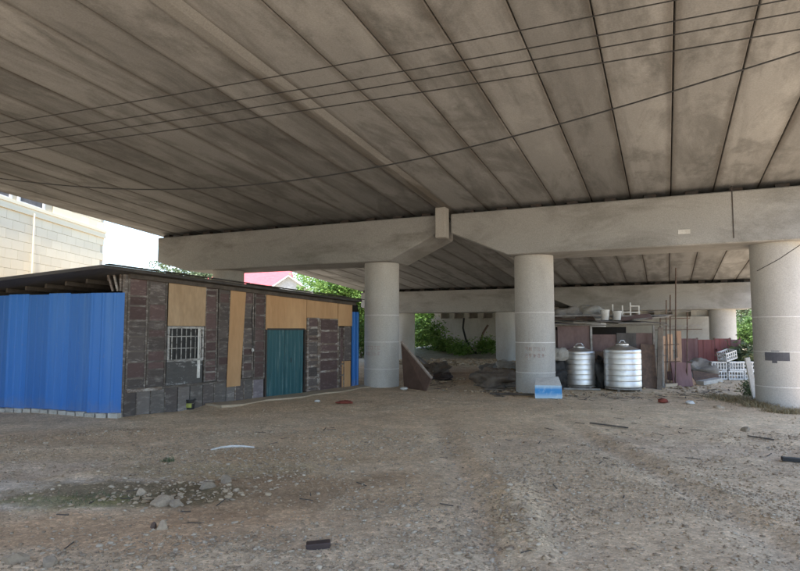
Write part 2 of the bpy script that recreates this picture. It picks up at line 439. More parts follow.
def m_gravel():
    m, nt, bs = new_mat('gravel', .9, 0, .2)
    g = N(nt, 'ShaderNodeNewGeometry')
    c = ramp(nt, g.outputs['Random Per Island'], [(0, (.27, .195, .12)), (.4, (.40, .30, .195)), (.8, (.46, .355, .24)), (.97, (.50, .40, .285)), (1, (.56, .47, .355))])
    nt.links.new(c, bs.inputs['Base Color']); return m
M['gravel'] = m_gravel()

# ------------------------------------------------------------------ ground sheet
def axis(lo, hi, step, far):
    a = list(np.arange(lo, hi, step)); s = step; x = hi; b = []
    while x < far: b.append(x); s *= 1.16; x += s
    b.append(far); s = step; x = lo; c = []
    while x > -far: s *= 1.16; x -= s; c.append(max(x, -far))
    return np.array(sorted(set(c)) + a + b)
gx = axis(-9, 13, .09, 1500); gy = axis(3.2, 23, .09, 1500)
XX, YY = np.meshgrid(gx, gy)
ZZ = height(XX, YY)
nxg, nyg = len(gx), len(gy)
verts = np.stack([XX.ravel(), YY.ravel(), ZZ.ravel()], 1)
ii = np.arange(nxg * nyg).reshape(nyg, nxg)
quads = np.stack([ii[:-1, :-1], ii[:-1, 1:], ii[1:, 1:], ii[1:, :-1]], -1).reshape(-1, 4)
def np_mesh(name, verts, faces, mat):
    me = bpy.data.meshes.new(name); k = faces.shape[1]
    me.vertices.add(len(verts)); me.vertices.foreach_set('co', verts.astype(np.float32).ravel())
    me.loops.add(faces.size); me.loops.foreach_set('vertex_index', faces.astype(np.int32).ravel())
    me.polygons.add(len(faces)); me.polygons.foreach_set('loop_start', np.arange(0, faces.size, k, dtype=np.int32))
    me.update(calc_edges=True); me.materials.append(mat); return me
gme = np_mesh('ground', verts, quads, M['ground'])
gme.polygons.foreach_set('use_smooth', np.ones(len(quads), bool))
# soil kinds by place: tan dust, damp brown earth, grey crushed stone, mossy patch
def blob(cx, cy, rx, ry, soft=.5, seed=0, ang=0.0):
    ca, sa = math.cos(ang), math.sin(ang)
    dx, dy = XX - cx, YY - cy; a, b = (dx * ca + dy * sa) / rx, (-dx * sa + dy * ca) / ry
    d = np.hypot(a, b) + (fbm(XX, YY, min(rx, ry) * .8, 4, 40 + seed) - .5) * 1.1
    return sstep(1 + soft / 2, 1 - soft / 2, d)
def lay(c, m, rgb): return c * (1 - m[..., None]) + np.array(rgb) * m[..., None]
soil = np.zeros(XX.shape + (3,)) + np.array((.245, .205, .16))
soil = lay(soil, sstep(.45, .65, fbm(XX, YY, 3.0, 4, 11)) * .7, (.29, .255, .21))
soil = lay(soil, rough_spots(XX, YY) * .45, (.20, .175, .145))
for px, py, rx, ry, soft, rgb, k in (
        (60, 492, 1.5, .7, .5, (.22, .215, .21), .8), (330, 425, 2.4, 1.6, .7, (.235, .22, .205), .7), (10, 470, 2.0, .45, .5, (.22, .20, .185), .6),
        (40, 440, 3.2, 1.2, .6, (.225, .185, .145), .7),
        (285, 490, 1.8, 1.0, .6, (.118, .09, .063), .85), (120, 530, 2.2, .6, .7, (.175, .130, .092), .8), (300, 455, 1.5, .6, .6, (.15, .115, .078), .6),
        (140, 493, 1.4, .45, .5, (.075, .066, .045), .85), (70, 503, .8, .25, .5, (.085, .09, .045), .7), (215, 470, 1.4, .5, .6, (.145, .125, .085), .6),
        (440, 430, 2.2, 3.2, .8, (.275, .222, .168), .7), (480, 500, 1.4, .9, .8, (.265, .22, .17), .5),
        (500, 425, 5.5, 3.2, .9, (.30, .255, .20), .6), (690, 420, 4.0, 1.6, .7, (.33, .285, .225), .8), (760, 455, 2.2, .5, .7, (.19, .16, .13), .7), (600, 450, 3, .8, .7, (.22, .19, .16), .6),
        (455, 372, 3.2, 4.5, .6, (.125, .10, .083), .8), (440, 358, 5, 7, .6, (.30, .29, .255), .6), (410, 388, 1.6, .8, .6, (.17, .145, .12), .6),
        (740, 400, 2.0, 1.0, .6, (.23, .19, .135), .6)):
    g = G(px, py); soil = lay(soil, blob(g.x, g.y, rx, ry, soft, int(px)) * k, rgb)
for x0, k in ((.25, .06), (2.75, .07)):      # compacted, dusty wheel tracks
    xr = XX - x0 - k * YY - .25 * np.sin(YY * .35)
    soil = lay(soil, np.exp(-(xr / .24) ** 2) * sstep(16, 10, YY) * (YY > 0) * .55 * (.5 + fbm(XX, YY, .8, 3, 77)), (.29, .25, .20))
for c0, c1, wd in (((-60, 452), (140, 447), .30), ((-60, 432), (230, 418), .35), ((140, 447), (420, 405), .4)):     # tracks turning in towards the shed
    p, q2 = G(*c0), G(*c1); dv = Vector((q2.x - p.x, q2.y - p.y)); ln = dv.length; dv /= ln
    al = (XX - p.x) * dv.x + (YY - p.y) * dv.y; ac = (XX - p.x) * -dv.y + (YY - p.y) * dv.x + .25 * np.sin(al * .6)
    soil = lay(soil, np.exp(-(ac / wd) ** 2) * sstep(-.5, .8, al) * sstep(ln + .5, ln - .8, al) * .7 * (.4 + fbm(XX, YY, .9, 3, 78)), (.285, .255, .215))
soil = lay(soil, ridge(XX, YY) * .8, (.31, .268, .213))
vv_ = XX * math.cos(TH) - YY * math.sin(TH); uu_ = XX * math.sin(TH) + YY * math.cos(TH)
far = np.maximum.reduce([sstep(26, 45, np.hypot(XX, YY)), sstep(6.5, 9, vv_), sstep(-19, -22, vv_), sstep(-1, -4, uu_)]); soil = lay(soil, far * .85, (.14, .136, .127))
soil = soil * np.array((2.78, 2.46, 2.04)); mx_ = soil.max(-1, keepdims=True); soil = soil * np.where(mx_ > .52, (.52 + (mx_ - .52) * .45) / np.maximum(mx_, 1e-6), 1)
ca = gme.color_attributes.new('soil', 'FLOAT_COLOR', 'POINT')
ca.data.foreach_set('color', np.concatenate([soil.reshape(-1, 3), np.ones((soil.shape[0] * soil.shape[1], 1))], 1).astype(np.float32).ravel())
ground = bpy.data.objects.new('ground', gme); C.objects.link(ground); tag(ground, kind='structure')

# ------------------------------------------------------------------ bridges
SL = .068                       # the carriageway falls away from the viewer
U1, SPAN, U3 = 18.84, 17.7, 48.2
CAPTOP = 5.6
def deck_z(u): return CAPTOP + .13 - SL * (u - U1)
seg_u = [(.1, U1 - SPAN), (U1 - SPAN, U1), (U1, U1 + SPAN), (U1 + SPAN, U3 + 1.25)]
def girder_mesh(L, hw, depth=.72):
    ch = .016; hw -= .009
    mb = MB(); n = 10
    poly = [(-hw + ch, 0), (hw - ch, 0), (hw, ch), (hw, depth), (-hw, depth), (-hw, ch)]
    dz = SL * L
    vs_ = []; fs = []; k = len(poly)
    for i in range(n + 1):
        y = .02 + (L - .04) * i / n
        camber = .03 * math.sin(math.pi * i / n)
        vs_ += [(x, y, z - SL * y + camber) for x, z in poly]
    for i in range(n):
        for j in range(k): fs.append((i * k + j, i * k + (j + 1) % k, (i + 1) * k + (j + 1) % k, (i + 1) * k + j))
    fs.append(tuple(range(k))); fs.append(tuple(range(n * k, n * k + k)))
    mb.add(vs_, fs); return mb.mesh('girder', M['girder'])
def curved_patch(mb, r, a0, a1, z0, z1, n=4):
    vs_ = []; 
    for rr in (r, r + .004):
        for z in (z0, z1):
            vs_ += [(rr * math.cos(a0 + (a1 - a0) * i / n), rr * math.sin(a0 + (a1 - a0) * i / n), z) for i in range(n + 1)]
    k = n + 1; fs = []
    for i in range(n): fs += [(2 * k + i, 2 * k + i + 1, 3 * k + i + 1, 3 * k + i), (i, k + i, k + i + 1, i + 1), (k + i, 3 * k + i, 3 * k + i + 1, k + i + 1), (i, i + 1, 2 * k + i + 1, 2 * k + i)]
    fs += [(0, 2 * k, 3 * k, k), (n, k + n, 3 * k + n, 2 * k + n)]
    mb.add(vs_, fs)
def stencil(mb, r, a_mid, z, wide, rows, seed):
    """faded stencilled notice: strokes too worn to read"""
    q = random.Random(seed)
    for row in range(rows):
        zz = z - row * .20; a = a_mid - wide / 2 / r
        while a < a_mid + wide / 2 / r:
            wch = .085 / r
            for s in range(5):
                if q.random() < .5: z0 = zz + q.choice((0, .05, .1)); curved_patch(mb, r, a, a + wch, z0, z0 + .014, 2)
                else: a0 = a + q.choice((0, .4, .8)) * wch; curved_patch(mb, r, a0, a0 + .014 / r, zz, zz + .115, 1)
            a += .13 / r
def make_bridge(v0, cols, label, prof1, outer, GW, ng):
    br = thing('concrete_bridge', label, 'bridge', (0, 0, 0), -TH)
    for ua, ub in seg_u:
        me = girder_mesh(ub - ua, GW / 2)
        for k in range(ng):
            inst('girder', me, br, (v0 + GW * (k + .5), ua, deck_z(ua)))
        # deck slab with barrier on top closes the joints
        mb = MB(); vv = []
        for u in (ua, ub):
            for v in (v0 - .02, v0 + GW * ng + .02):
                for z in (.725, .9): vv.append((v, u, deck_z(u) + z))
        mb.add(vv, [(0, 1, 3, 2), (4, 6, 7, 5), (0, 4, 5, 1), (2, 3, 7, 6), (0, 2, 6, 4), (1, 5, 7, 3)])
        mb.build('deck_slab', M['cap'], br)
        vb = v0 + (.02 if outer < 0 else GW * ng - .27)
        mb = MB(); vv = []
        for u in (ua, ub):
            for v in (vb, vb + .25):
                for z in (.9, 1.4): vv.append((v, u, deck_z(u) + z))
        mb.add(vv, [(0, 1, 3, 2), (4, 6, 7, 5), (0, 4, 5, 1), (2, 3, 7, 6), (0, 2, 6, 4), (1, 5, 7, 3)])
        mb.build('parapet', M['cap'], br)
    pad = MB().box(-.16, .16, -.1, .1, 0, .13).mesh('bearing', M['steel_dark'])
    for ci, u in enumerate((U1 - SPAN, U1, U1 + SPAN)):
        top = deck_z(u) - .13
        poly = [(v, z - CAPTOP + top) for v, z in prof1]
        mb = MB(); mb.prism(poly, u - .85, u + .85)
        cp = mb.build('cap_beam', M['cap'], br, bevel=.03)
        for k in range(ng):
            for s in (-1, 1):
                inst('bearing', pad, br, (v0 + GW * (k + .5), u + s * .42, top + (-.0 if s < 0 else -.03)), (0, 0, 0), (1, 1, 1 + (.15 if s < 0 else -.0)))
        zb = 4.2 - CAPTOP + top
        for v, dia in cols:
            X = v * math.cos(TH) + u * math.sin(TH); Y = u * math.cos(TH) - v * math.sin(TH)
            g = hz(X, Y)
            r = dia / 2
            prof = [(r, -.6)]
            h = zb - g + .01
            zs = [h - 4.41 + k for k in (1.4, 2.31, 3.22)] if ci else []
            prof += [(r, z) for z in np.linspace(0, h, 10)]
            mb = MB().lathe(prof, 48)
            c = mb.build('column', M['column'], br, smooth=True, loc=(v, u, g))
            if ci == 1:
                for i, z in enumerate((.62, 1.53, 2.44)):
                    MB().lathe([(r - .02, z - .014), (r + .006, z - .011), (r + .006, z + .011), (r - .02, z + .014)], 48).build('formwork_seam', M['seam'], c, smooth=True)
    return br
VL, VM, VR = -18.98, -6.62, 5.76
br1 = make_bridge(VL, [(-15.7, 1.2), (-9.0, 1.2)], 'weathered concrete road bridge overhead on the left, above the scrap-wood shed', 
    [(-18.6, 5.6), (-18.6, 4.62), (-17.0, 4.2), (-8.35, 4.2), (-6.66, 4.98), (-6.66, 5.6)], -1, 1.03, 12)
VM2 = VM + .42
br2 = make_bridge(VM2, [(-3.72, 1.2), (2.82, 1.3)], 'weathered concrete road bridge overhead on the right, above the water tanks',
    [(VM2 + .03, 5.6), (VM2 + .03, 4.98), (-4.35, 4.2), (4.0, 4.2), (4.6, 4.4), (4.6, 5.6)], 1, 1.075, 10)
# strip closing the gap between the two bridges
mb = MB(); vv = []; fs = []
prof = [(-.02, .02), (.10, -.05), (.31, -.05), (.44, .02), (.44, .3), (-.02, .3)]
st = []
for i, (ua, ub) in enumerate(seg_u):
    mb = MB(); vv = []; k = len(prof)
    for u in (ua + .03, ub - .03): vv += [(VM + a, u, deck_z(u) + z) for a, z in prof]
    vv = [(x + (.0), y, z) for x, y, z in vv]
    mb.add(vv, [tuple(range(k)), tuple(range(k, 2 * k))] + [(j, (j + 1) % k, (j + 1) % k + k, j + k) for j in range(k)])
    mb.build('joint_strip', M['joint_strip'], br2)
# block hanging at the meeting point of the two cap beams
mb = MB().box(VM + .06, VM + .40, U1 - 1.22, U1 - .852, CAPTOP - .8, CAPTOP + .17)
mb.build('stop_block', M['column'], br2, bevel=.02)
# small white plate on the cap beam and its construction joint
vpl = 0.55
MB().box(vpl - .15, vpl + .15, U1 - .864, U1 - .852, 4.52, 4.64).build('number_plate', M['white'], br2)
MB().box(1.72, 1.745, U1 - .862, U1 - .845, 4.33, 5.72).build('cap_joint', M['steel_dark'], br2)
# marks on the columns
def col_of(br, v): return [o for o in br.children if o.name.startswith('column') and abs(o.location.x - v) < .01 and abs(o.location.y - U1) < .01][0]
for br, v, r, ang, wd, seed in ((br1, -9.0, .6, R(-90 - 8), .62, 3), (br2, -3.72, .6, R(-90 + 10), .6, 5)):
    mb = MB(); stencil(mb, r, ang, 1.28, wd, 2, seed); tag(mb.build('stencil_notice', M['stencil'], col_of(br, v)), kind='stuff')
mb = MB(); c = col_of(br2, 2.82); a = R(-90 - 12)
curved_patch(mb, .65, a - .55, a + .33, 1.30, 1.52, 8); curved_patch(mb, .65, a - .28, a - .1, 1.24, 1.302, 3); curved_patch(mb, .65, a - .3, a - .02, 1.518, 1.56, 3)
mb.build('paint_patch', M['paint_grey'], c)

# abutment wall where the ramp comes down
ab = thing('abutment_wall', 'pale concrete abutment wall in shade at the far end beneath the bridge', 'wall', (0, 0, 0), -TH)
zt = deck_z(U3) - .12
mb = MB().box(-18.2, 3.9, U3 - .4, U3 + 1.2, -.3, zt - .75); mb.build('wall_face', M['abutment'], ab)
mb = MB().box(-18.2, 3.9, U3 + .3, U3 + 1.2, zt - .75, deck_z(U3 + 1.25) - .01); mb.build('back_wall', M['abutment'], ab)
for k in range(18):
    MB().box(-.2, .2, U3 - .2, U3 + .2, zt - .75, zt + .08).build('bearing_plinth', M['abutment'], ab, loc=(-17.6 + k * 1.22, 0, 0))

# ------------------------------------------------------------------ scrap-wood shed with a blue sheet wall
A = G(123, 417); B = G(357, 386.5)
e = Vector((B.x - A.x, B.y - A.y, 0)); SHL = e.length; e.normalize(); nrm = Vector((-e.y, e.x, 0))
SHED_RZ = math.atan2(e.y, e.x)
shed = thing('shed', 'long low shed of salvaged doors and plywood with a bright blue sheet-metal end', 'shed', (A.x, A.y, 0), SHED_RZ)
def wp(px, py):            # pixel -> (distance along the side wall, height)
    d = ray(px, py); t = (Vector((A.x, A.y, 0)) - EYE).dot(nrm) / d.dot(nrm); p = EYE + d * t
    return (p - Vector((A.x, A.y, p.z))).dot(e), p.z
def loc2(P):
    q = P - Vector((A.x, A.y, 0)); return Vector((q.dot(e), q.dot(nrm), P.z))
gz = lambda s_: hz(A.x + e.x * s_, A.y + e.y * s_)
def rect(x0, x1, y0, y1):
    s0, s1 = wp(x0, 350)[0], wp(x1, 350)[0]; xm = (x0 + x1) / 2
    return s0, s1, wp(xm, y1)[1], min(wp(xm, y0)[1], min(roofz(s0, -.05), roofz(s1, -.05)) - th - .012)
def plate(name, x0, x1, y0, y1, mat, front=.03, back=0.0, bevel=0, tilt=0):
    s0, s1, z0, z1 = rect(x0, x1, y0, y1)
    mb = MB(); mb.box(s0, s1, -front, -back, z0, z1)
    return mb.build(name, mat, shed, bevel=bevel)
def wpo(px, py, off):      # the same on a plane parallel to the wall
    d = ray(px, py); o_ = Vector((A.x, A.y, 0)) + nrm * off; t = (o_ - EYE).dot(nrm) / d.dot(nrm); p = EYE + d * t
    return loc2(p)
nf = wpo(103, 264.5, -.32); fe = wpo(362, 300, -.32); th = .07
le = loc2(D(0, 277.5, 13.3)); le2 = nf + (le - nf) * 1.9; be = le2 + (fe - nf); c4 = [nf, fe, be, le2]
rn = (fe - nf).cross(le - nf).normalized()
def roofz(s_, y_): return nf.z - ((s_ - nf.x) * rn.x + (y_ - nf.y) * rn.y) / rn.z
# backing wall, far end, rear wall
s_end, _ = wp(358, 350)
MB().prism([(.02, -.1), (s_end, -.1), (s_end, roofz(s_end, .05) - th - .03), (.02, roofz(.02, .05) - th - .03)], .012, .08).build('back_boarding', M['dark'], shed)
DEP = 6.5
MB().box(s_end - .06, s_end, .081, DEP, -.1, 2.6).build('end_wall', M['greyboard'], shed)
MB().box(-.2, s_end - .061, DEP - .06, DEP, -.1, 2.6).build('rear_wall', M['greyboard'], shed)

def leaf(x0, x1, y0, y1, rows, fm, pm, name='door_leaf', st=.042, front=.045, zlo=None):
    s0, s1, z0, z1 = rect(x0, x1, y0, y1)
    if zlo is not None: z0 = zlo
    mb = MB()
    mb.box(s0, s0 + st, -front, -.002, z0, z1); mb.box(s1 - st, s1, -front, -.002, z0, z1)
    q = random.Random(int(x0 * 7 + y0)); hs = [q.choice((.45, .7, 1.0, 1.3)) * q.uniform(.85, 1.15) for _ in range(rows)]; tot = sum(hs); zz = z0
    cuts = [z0]
    for h in hs: zz += (z1 - z0) * h / tot; cuts.append(zz)
    for i, c in enumerate(cuts):
        a, b = max(z0, c - st * .5), min(z1, c + st * .5)
        mb.box(s0 + st, s1 - st, -front + .004, -.004, a, b)
    fr = mb.build(name, fm, shed); fr.location.y = -q.uniform(0, .012); fr.rotation_euler = (q.uniform(-.004, .004), q.uniform(-.006, .006), 0)
    for i in range(rows):
        o = MB().box(s0 + st, s1 - st, -front * .45 - q.uniform(0, .012), -.006, cuts[i] + st * .5, cuts[i + 1] - st * .5).build('panel', pm if q.random() < .75 else M['oldpanel_red'], fr)
    return fr
ZB = .60
leaf(125, 145, 270, 384, 9, M['oldframe'], M['oldpanel'], zlo=ZB)
leaf(146, 165, 272.5, 384, 9, M['oldframe'], M['oldpanel'], zlo=ZB)
leaf(203.5, 216, 283, 384, 10, M['oldframe'], M['oldpanel_red'], zlo=ZB)
leaf(216.5, 228, 284, 384, 10, M['oldframe'], M['oldpanel'], zlo=ZB)
leaf(241.5, 252, 288.5, 384, 9, M['oldframe'], M['oldpanel'], zlo=ZB)
leaf(252.5, 263.5, 290, 384, 9, M['oldframe'], M['oldpanel_red'], zlo=ZB)
# sill board, boarded foot of the wall
s0, s1 = .03, wp(161, 350)[0]
MB().box(s0, s1, -.075, -.002, ZB - .075, ZB - .003).build('sill', M['whiteframe'], shed)
s0, s1 = wp(161.4, 350)[0], wp(263.5, 350)[0]
MB().box(s0, s1, -.05, -.002, ZB - .06, ZB - .003).build('sill', M['oldframe'], shed)
xs = [124.5, 137, 151, 165, 178, 190, 203, 214, 226, 235, 243.5, 252.5, 263.5]
for i in range(len(xs) - 1):
    s0, s1 = wp(xs[i], 350)[0], wp(xs[i + 1], 350)[0]
    m_ = M['lilac'] if i in (11,) else M['baseboard'] if i % 3 else M['oldpanel']
    g0 = gz(s0) - .03
    o = MB().box(s0 + .012, s1 - .012, -.028 - rnd.uniform(0, .012), -.002, g0, ZB - .064).build('foot_board', m_, shed)
    if i in (1, 2, 3, 7, 9, 10, 11):
        MB().box(s0 - .012, s0 + .0115, -.05, -.002, g0, ZB - .066).build('batten', M['whiteframe' if i in (9, 10, 11) else 'oldframe'], shed)
# plywood patches
plate('plywood_board', 165.5, 203, 277.5, 326, M['ply2'], .062, .046)
s0, s1, z0, z1 = rect(227.5, 242.5, 287, 386)
mb = MB(); k = (s1 - s0)      # tapered plank
mb.add([(s0 + .02, -.066, z1), (s1 + .03, -.066, z1), (s1 - .12, -.066, z0), (s0 - .06, -.066, z0), (s0 + .02, -.05, z1), (s1 + .03, -.05, z1), (s1 - .12, -.05, z0), (s0 - .06, -.05, z0)],
       [(0, 1, 2, 3), (4, 7, 6, 5), (0, 4, 5, 1), (1, 5, 6, 2), (2, 6, 7, 3), (3, 7, 4, 0)])
mb.build('plywood_plank', M['ply'], shed)
plate('plywood_board', 264, 304.5, 290, 329.5, M['ply'], .062, .03)
plate('plywood_board', 305, 336, 297, 318.5, M['ply'], .058, .03)
plate('plywood_board', 336.5, 350.5, 302, 326, M['ply'], .064, .03)
plate('plywood_board', 341, 349.5, 361, 389, M['ply'], .05, .02)
plate('grey_board', 343.5, 350, 326.5, 360.5, M['oldpanel'], .04, .02)
# barred window with stained board under it
s0, s1, z0, z1 = rect(166, 202, 326.5, 361)
mb = MB(); t = .05
mb.box(s0, s0 + t, -.06, -.002, z0, z1); mb.box(s1 - t, s1, -.06, -.002, z0, z1)
mb.box(s0 + t, s1 - t, -.058, -.004, z0, z0 + t); mb.box(s0 + t, s1 - t, -.058, -.004, z1 - t, z1)
win = mb.build('window', M['winframe'], shed)
MB().box(s0 + t, s1 - t, -.015, -.004, z0 + t, z1 - t).build('pane', M['pane'], win)
for i in range(7):
    x = s0 + t + (s1 - s0 - 2 * t) * (i + .5) / 7
    MB().tube([(x, -.05, z0 + t - .01), (x, -.05, z1 - t + .01)], .011, 6).build('bar', M['winframe'], win)
for zz in (.36, .7):
    MB().box(s0 + t - .01, s1 - t + .01, -.042, -.03, z0 + (z1 - z0) * zz, z0 + (z1 - z0) * zz + .022).build('cross_bar', M['winframe'], win)
s0b, s1b, z0b, z1b = rect(166, 202, 361.5, 384)
MB().box(s0b, s1b, -.03, -.002, ZB, z0 - .003).build('stained_board', M['greystain'], shed)
mb = MB(); mb.box(s1b - .17, s1b - .09, -.05, -.031, ZB + .12, z1); mb.build('torn_strip', M['white'], win)
# teal doors: ribbed sheets
def ribbed(s0, s1, z0, z1, pitch, depth, y, mb, M_=None, flat=.55):
    n = max(1, round((s1 - s0) / pitch)); p = (s1 - s0) / n; pts = []
    for i in range(n):
        a = s0 + i * p
        pts += [(a, y), (a + p * flat, y), (a + p * (flat + .12), y - depth), (a + p * .88, y - depth)]
    pts.append((s1, y))
    vs_ = []
    for z in (z0, z1): vs_ += [(a, b, z) for a, b in pts]
    for z in (z0, z1): vs_ += [(a, b + .006, z) for a, b in pts]
    if M_ is not None: vs_ = [M_ @ Vector(q) for q in vs_]
    k = len(pts); fs = []
    for i in range(k - 1):
        fs += [(i, i + 1, k + i + 1, k + i), (2 * k + i, 3 * k + i, 3 * k + i + 1, 2 * k + i + 1), (k + i, k + i + 1, 3 * k + i + 1, 3 * k + i), (i, 2 * k + i, 2 * k + i + 1, i + 1)]
    fs += [(0, k, 3 * k, 2 * k), (k - 1, 3 * k - 1, 4 * k - 1, 2 * k - 1)]
    mb.add(vs_, fs); return mb
for x0, x1 in ((265.5, 283.8), (284.2, 302.5)):
    s0, s1, z0, z1 = rect(x0, x1, 330, 396)
    d_ = ribbed(s0, s1, gz(s0) + .03, z1, .16, .018, -.02, MB()).build('teal_door', M['teal'], shed)
s0, s1 = wp(264, 350)[0], wp(304, 350)[0]; z1 = rect(264, 304, 330, 396)[3]
mb = MB(); mb.box(s0, s0 + .05, -.07, -.004, -.05, z1); mb.box(s1 - .05, s1, -.07, -.004, -.05, z1); mb.box(s0 + .05, s1 - .05, -.07, -.004, z1 + .002, z1 + .05)
mb.build('door_frame', M['steel_dark'], shed)
MB().tube([(s0 + .62 * (s1 - s0), -.06, .95), (s0 + .62 * (s1 - s0), -.075, 1.0), (s0 + .62 * (s1 - s0), -.06, 1.08)], .012, 6).build('handle', M['steel_dark'], shed)
# worn white lattice leaf and panelled door
zdoor = gz(wp(320, 350)[0]) + .04
leaf(305.5, 317.5, 318.5, 393, 9, M['whiteframe'], M['oldpanel'], st=.07, front=.06, zlo=zdoor)
leaf(318, 337.5, 318.5, 392, 6, M['whiteframe'], M['oldpanel_red'], st=.06, front=.055, zlo=zdoor)
leaf(338, 343, 326.5, 390, 5, M['whiteframe'], M['oldpanel_red'], st=.045, front=.05, zlo=zdoor)
s0, s1, z0, z1 = rect(350.5, 357.5, 312, 389)
ribbed(s0, s1, 0.0, z1, .17, .02, -.05, MB()).build('blue_sheet', M['blue'], shed)
# lamp on the wall and a cable
s_, z_ = wp(250, 350)
MB().lathe([(.012, -.05), (.035, -.03), (.04, 0), (.03, .03), (.012, .05)], 12).build('light_bulb', M['white'], shed, smooth=True, loc=(s_, -.1, z_))
MB().tube([(s_, -.1, z_ + .05), (s_, -.09, z_ + .5), (s_ - .02, -.06, z_ + 1.0), (s_ + .05, -.05, z_ + 1.25)], .009, 5).build('lamp_cord', M['cable'], shed)
# concrete apron along the door end
s0, s1 = wp(205, 350)[0], s_end + .5
mb = MB(); n = 12; vv = []; 
for i in range(n + 1):
    s_ = s0 + (s1 - s0) * i / n; o = .62 + .12 * math.sin(i * 1.7); g = gz(s_)
    vv += [(s_, -.052 if i else -.052, g + .05), (s_, -o, g + .035), (s_, -o - .04, g - .15), (s_, -.052, g - .15)]
fs = [(i * 4 + a, i * 4 + (a + 1) % 4, i * 4 + 4 + (a + 1) % 4, i * 4 + 4 + a) for i in range(n) for a in range(4)] + [(0, 1, 2, 3), (n * 4 + 3, n * 4 + 2, n * 4 + 1, n * 4)]
mb.add(vv, fs); mb.build('concrete_apron', M['slab'], shed)

# blue sheet wall
Cn = loc2(G(122.5, 417.5)); P88 = loc2(G(88, 416)); P0 = loc2(G(0, 411.5))
d88 = (P88 - Cn); d88.z = 0; L1 = d88.length; d88.normalize()
d0 = (P0 - P88); d0.z = 0; L2 = d0.length; d0.normalize()
def wallM(o, d): # x along d, y towards viewer side = outside negative
    d = Vector(d); yv = Vector((-d.y, d.x, 0)) 
    return Matrix(((d.x, -yv.x, 0, o.x), (d.y, -yv.y, 0, o.y), (0, 0, 1, 0), (0, 0, 0, 1)))
M1 = wallM(Cn, d88); M0 = wallM(P88, d0)
# outside is towards the viewer
eyeL = loc2(Vector((0, 0, 0)))
def outward(Mw): return 1 if (Mw.inverted() @ eyeL).y < 0 else -1
for nm, Mw, L, total in (('a', M1, L1, 1), ('b', M0, L2 * 1.9, 8)):
    if outward(Mw) < 0: Mw = Mw @ Matrix.Scale(-1, 4, (0, 1, 0))
    for i in range(total):
        a, b = L * i / total + .004, L * (i + 1) / total + (.012 if nm == 'b' else -.004)
        p = Mw @ Vector(((a + b) / 2, 0, 0)); gw = A + Vector((0, 0, 0)); wpos = Vector((A.x, A.y, 0)) + e * p.x + nrm * p.y
        g = hz(wpos.x, wpos.y)
        off = (-.06 if nm == 'a' else -.004 * (i % 2))
        ribbed(a, b, g + .09, 2.72 + (.0 if nm == 'a' else .02 * (i % 2)), .19 if nm == 'b' else .3, .022, off, MB(), Mw, .62).build('blue_sheet', M['blue'], shed)
    nb = max(3, int(L / .26)); 
    bk = MB().box(-.12, .12, -.09, .06, 0, .14).mesh('brick', M['brick'], bevel=.008)
    for i in range(nb):
        p = Mw @ Vector((L * (i + .5) / nb, (-.03 if nm == 'b' else -.09) + rnd.uniform(-.015, .015), 0)); wpos = Vector((A.x, A.y, 0)) + e * p.x + nrm * p.y
        dd = (Mw.to_3x3() @ Vector((1, 0, 0)))
        inst('brick', bk, shed, (p.x, p.y, hz(wpos.x, wpos.y) - .05 + rnd.uniform(-.012, .012)), (0, 0, math.atan2(dd.y, dd.x) + rnd.uniform(-.05, .05)), (1, 1, 1))
# corner post, framing seen between sheet and roof
MB().box(-.06, .03, -.01, .08, -.1, roofz(0, 0) - th - .01).build('corner_post', M['oldframe'], shed)
# roof: one sloping sheet, eaves all round
mb = MB()
mb.add([(q.x, q.y, q.z - th) for q in c4] + [(q.x, q.y, q.z) for q in c4], [(0, 1, 2, 3), (4, 7, 6, 5), (0, 4, 5, 1), (1, 5, 6, 2), (2, 6, 7, 3), (3, 7, 4, 0)])
mb.build('roof', M['roofing'], shed)
for i in range(9):      # purlins under the roof
    a = nf.lerp(le2, (i + .4) / 9); b = fe.lerp(be, (i + .4) / 9); a = a.lerp(b, .09)
    MB().beam((a.x, a.y, a.z - th - .05), (b.x, b.y, b.z - th - .05), .07, .095).build('purlin', M['rafter'], shed)
for i in range(7):      # loose corrugated edge strips lying along the eave
    a = nf.lerp(fe, i / 7 + .005); b = nf.lerp(fe, (i + 1) / 7 - .005); o = .05 + .03 * (i % 3)
    MB().beam((a.x, a.y - .02 - o, a.z + .012), (b.x, b.y - .02 - o, b.z + .012), .16 + .04 * (i % 2), .018).build('eave_strip', M['roofing'], shed)
# small frame in the gap at the corner
for pa, pb in (((112, 271), (121, 271)), ((121, 272), (121, 291)), ((113.5, 272), (118, 291)), ((107, 270.5), (113, 291))):
    a = loc2(D(*pa, A.y + .02)); b = loc2(D(*pb, A.y + .02))
    MB().beam(a, b, .05, .04).build('corner_frame', M['whiteframe'], shed)

# ------------------------------------------------------------------ cream building behind the shed
XB = -15.9
bld = thing('building', 'tall cream building clad in large tiles, beyond the blue-ended shed', 'building', (XB, 32.0, 0))
def m_tile():
    m, nt, bs = new_mat('cream_tile', .55, 0, .35)
    v = mapping(nt); c = mix(nt, noise(nt, 1.5, 4, .6, v), (.74, .64, .45), (.69, .59, .41)); c = mix(nt, 1.0, c, randval(nt, .94, 1.05), 'MULTIPLY')
    nt.links.new(c, bs.inputs['Base Color']); return m
M['tile'] = m_tile(); M['grout'] = m_simple('grout', (.58, .51, .38), (.52, .45, .33), .9)
MB().box(-14, -.06, -22, 0.0, -.3, 14).build('wall', M['grout'], bld)
TW, THH = .80, .40
tm = MB().box(0, .05, -TW + .005, -.005, .005, THH - .005).mesh('tile', M['tile'], bevel=.006)
ledge_z = D(102, 238.5, 32).z
n_t = 0
z = ledge_z - THH
rows = [ledge_z - THH * (i + 1) for i in range(10)] + [ledge_z + .42 + THH * i for i in range(7)]
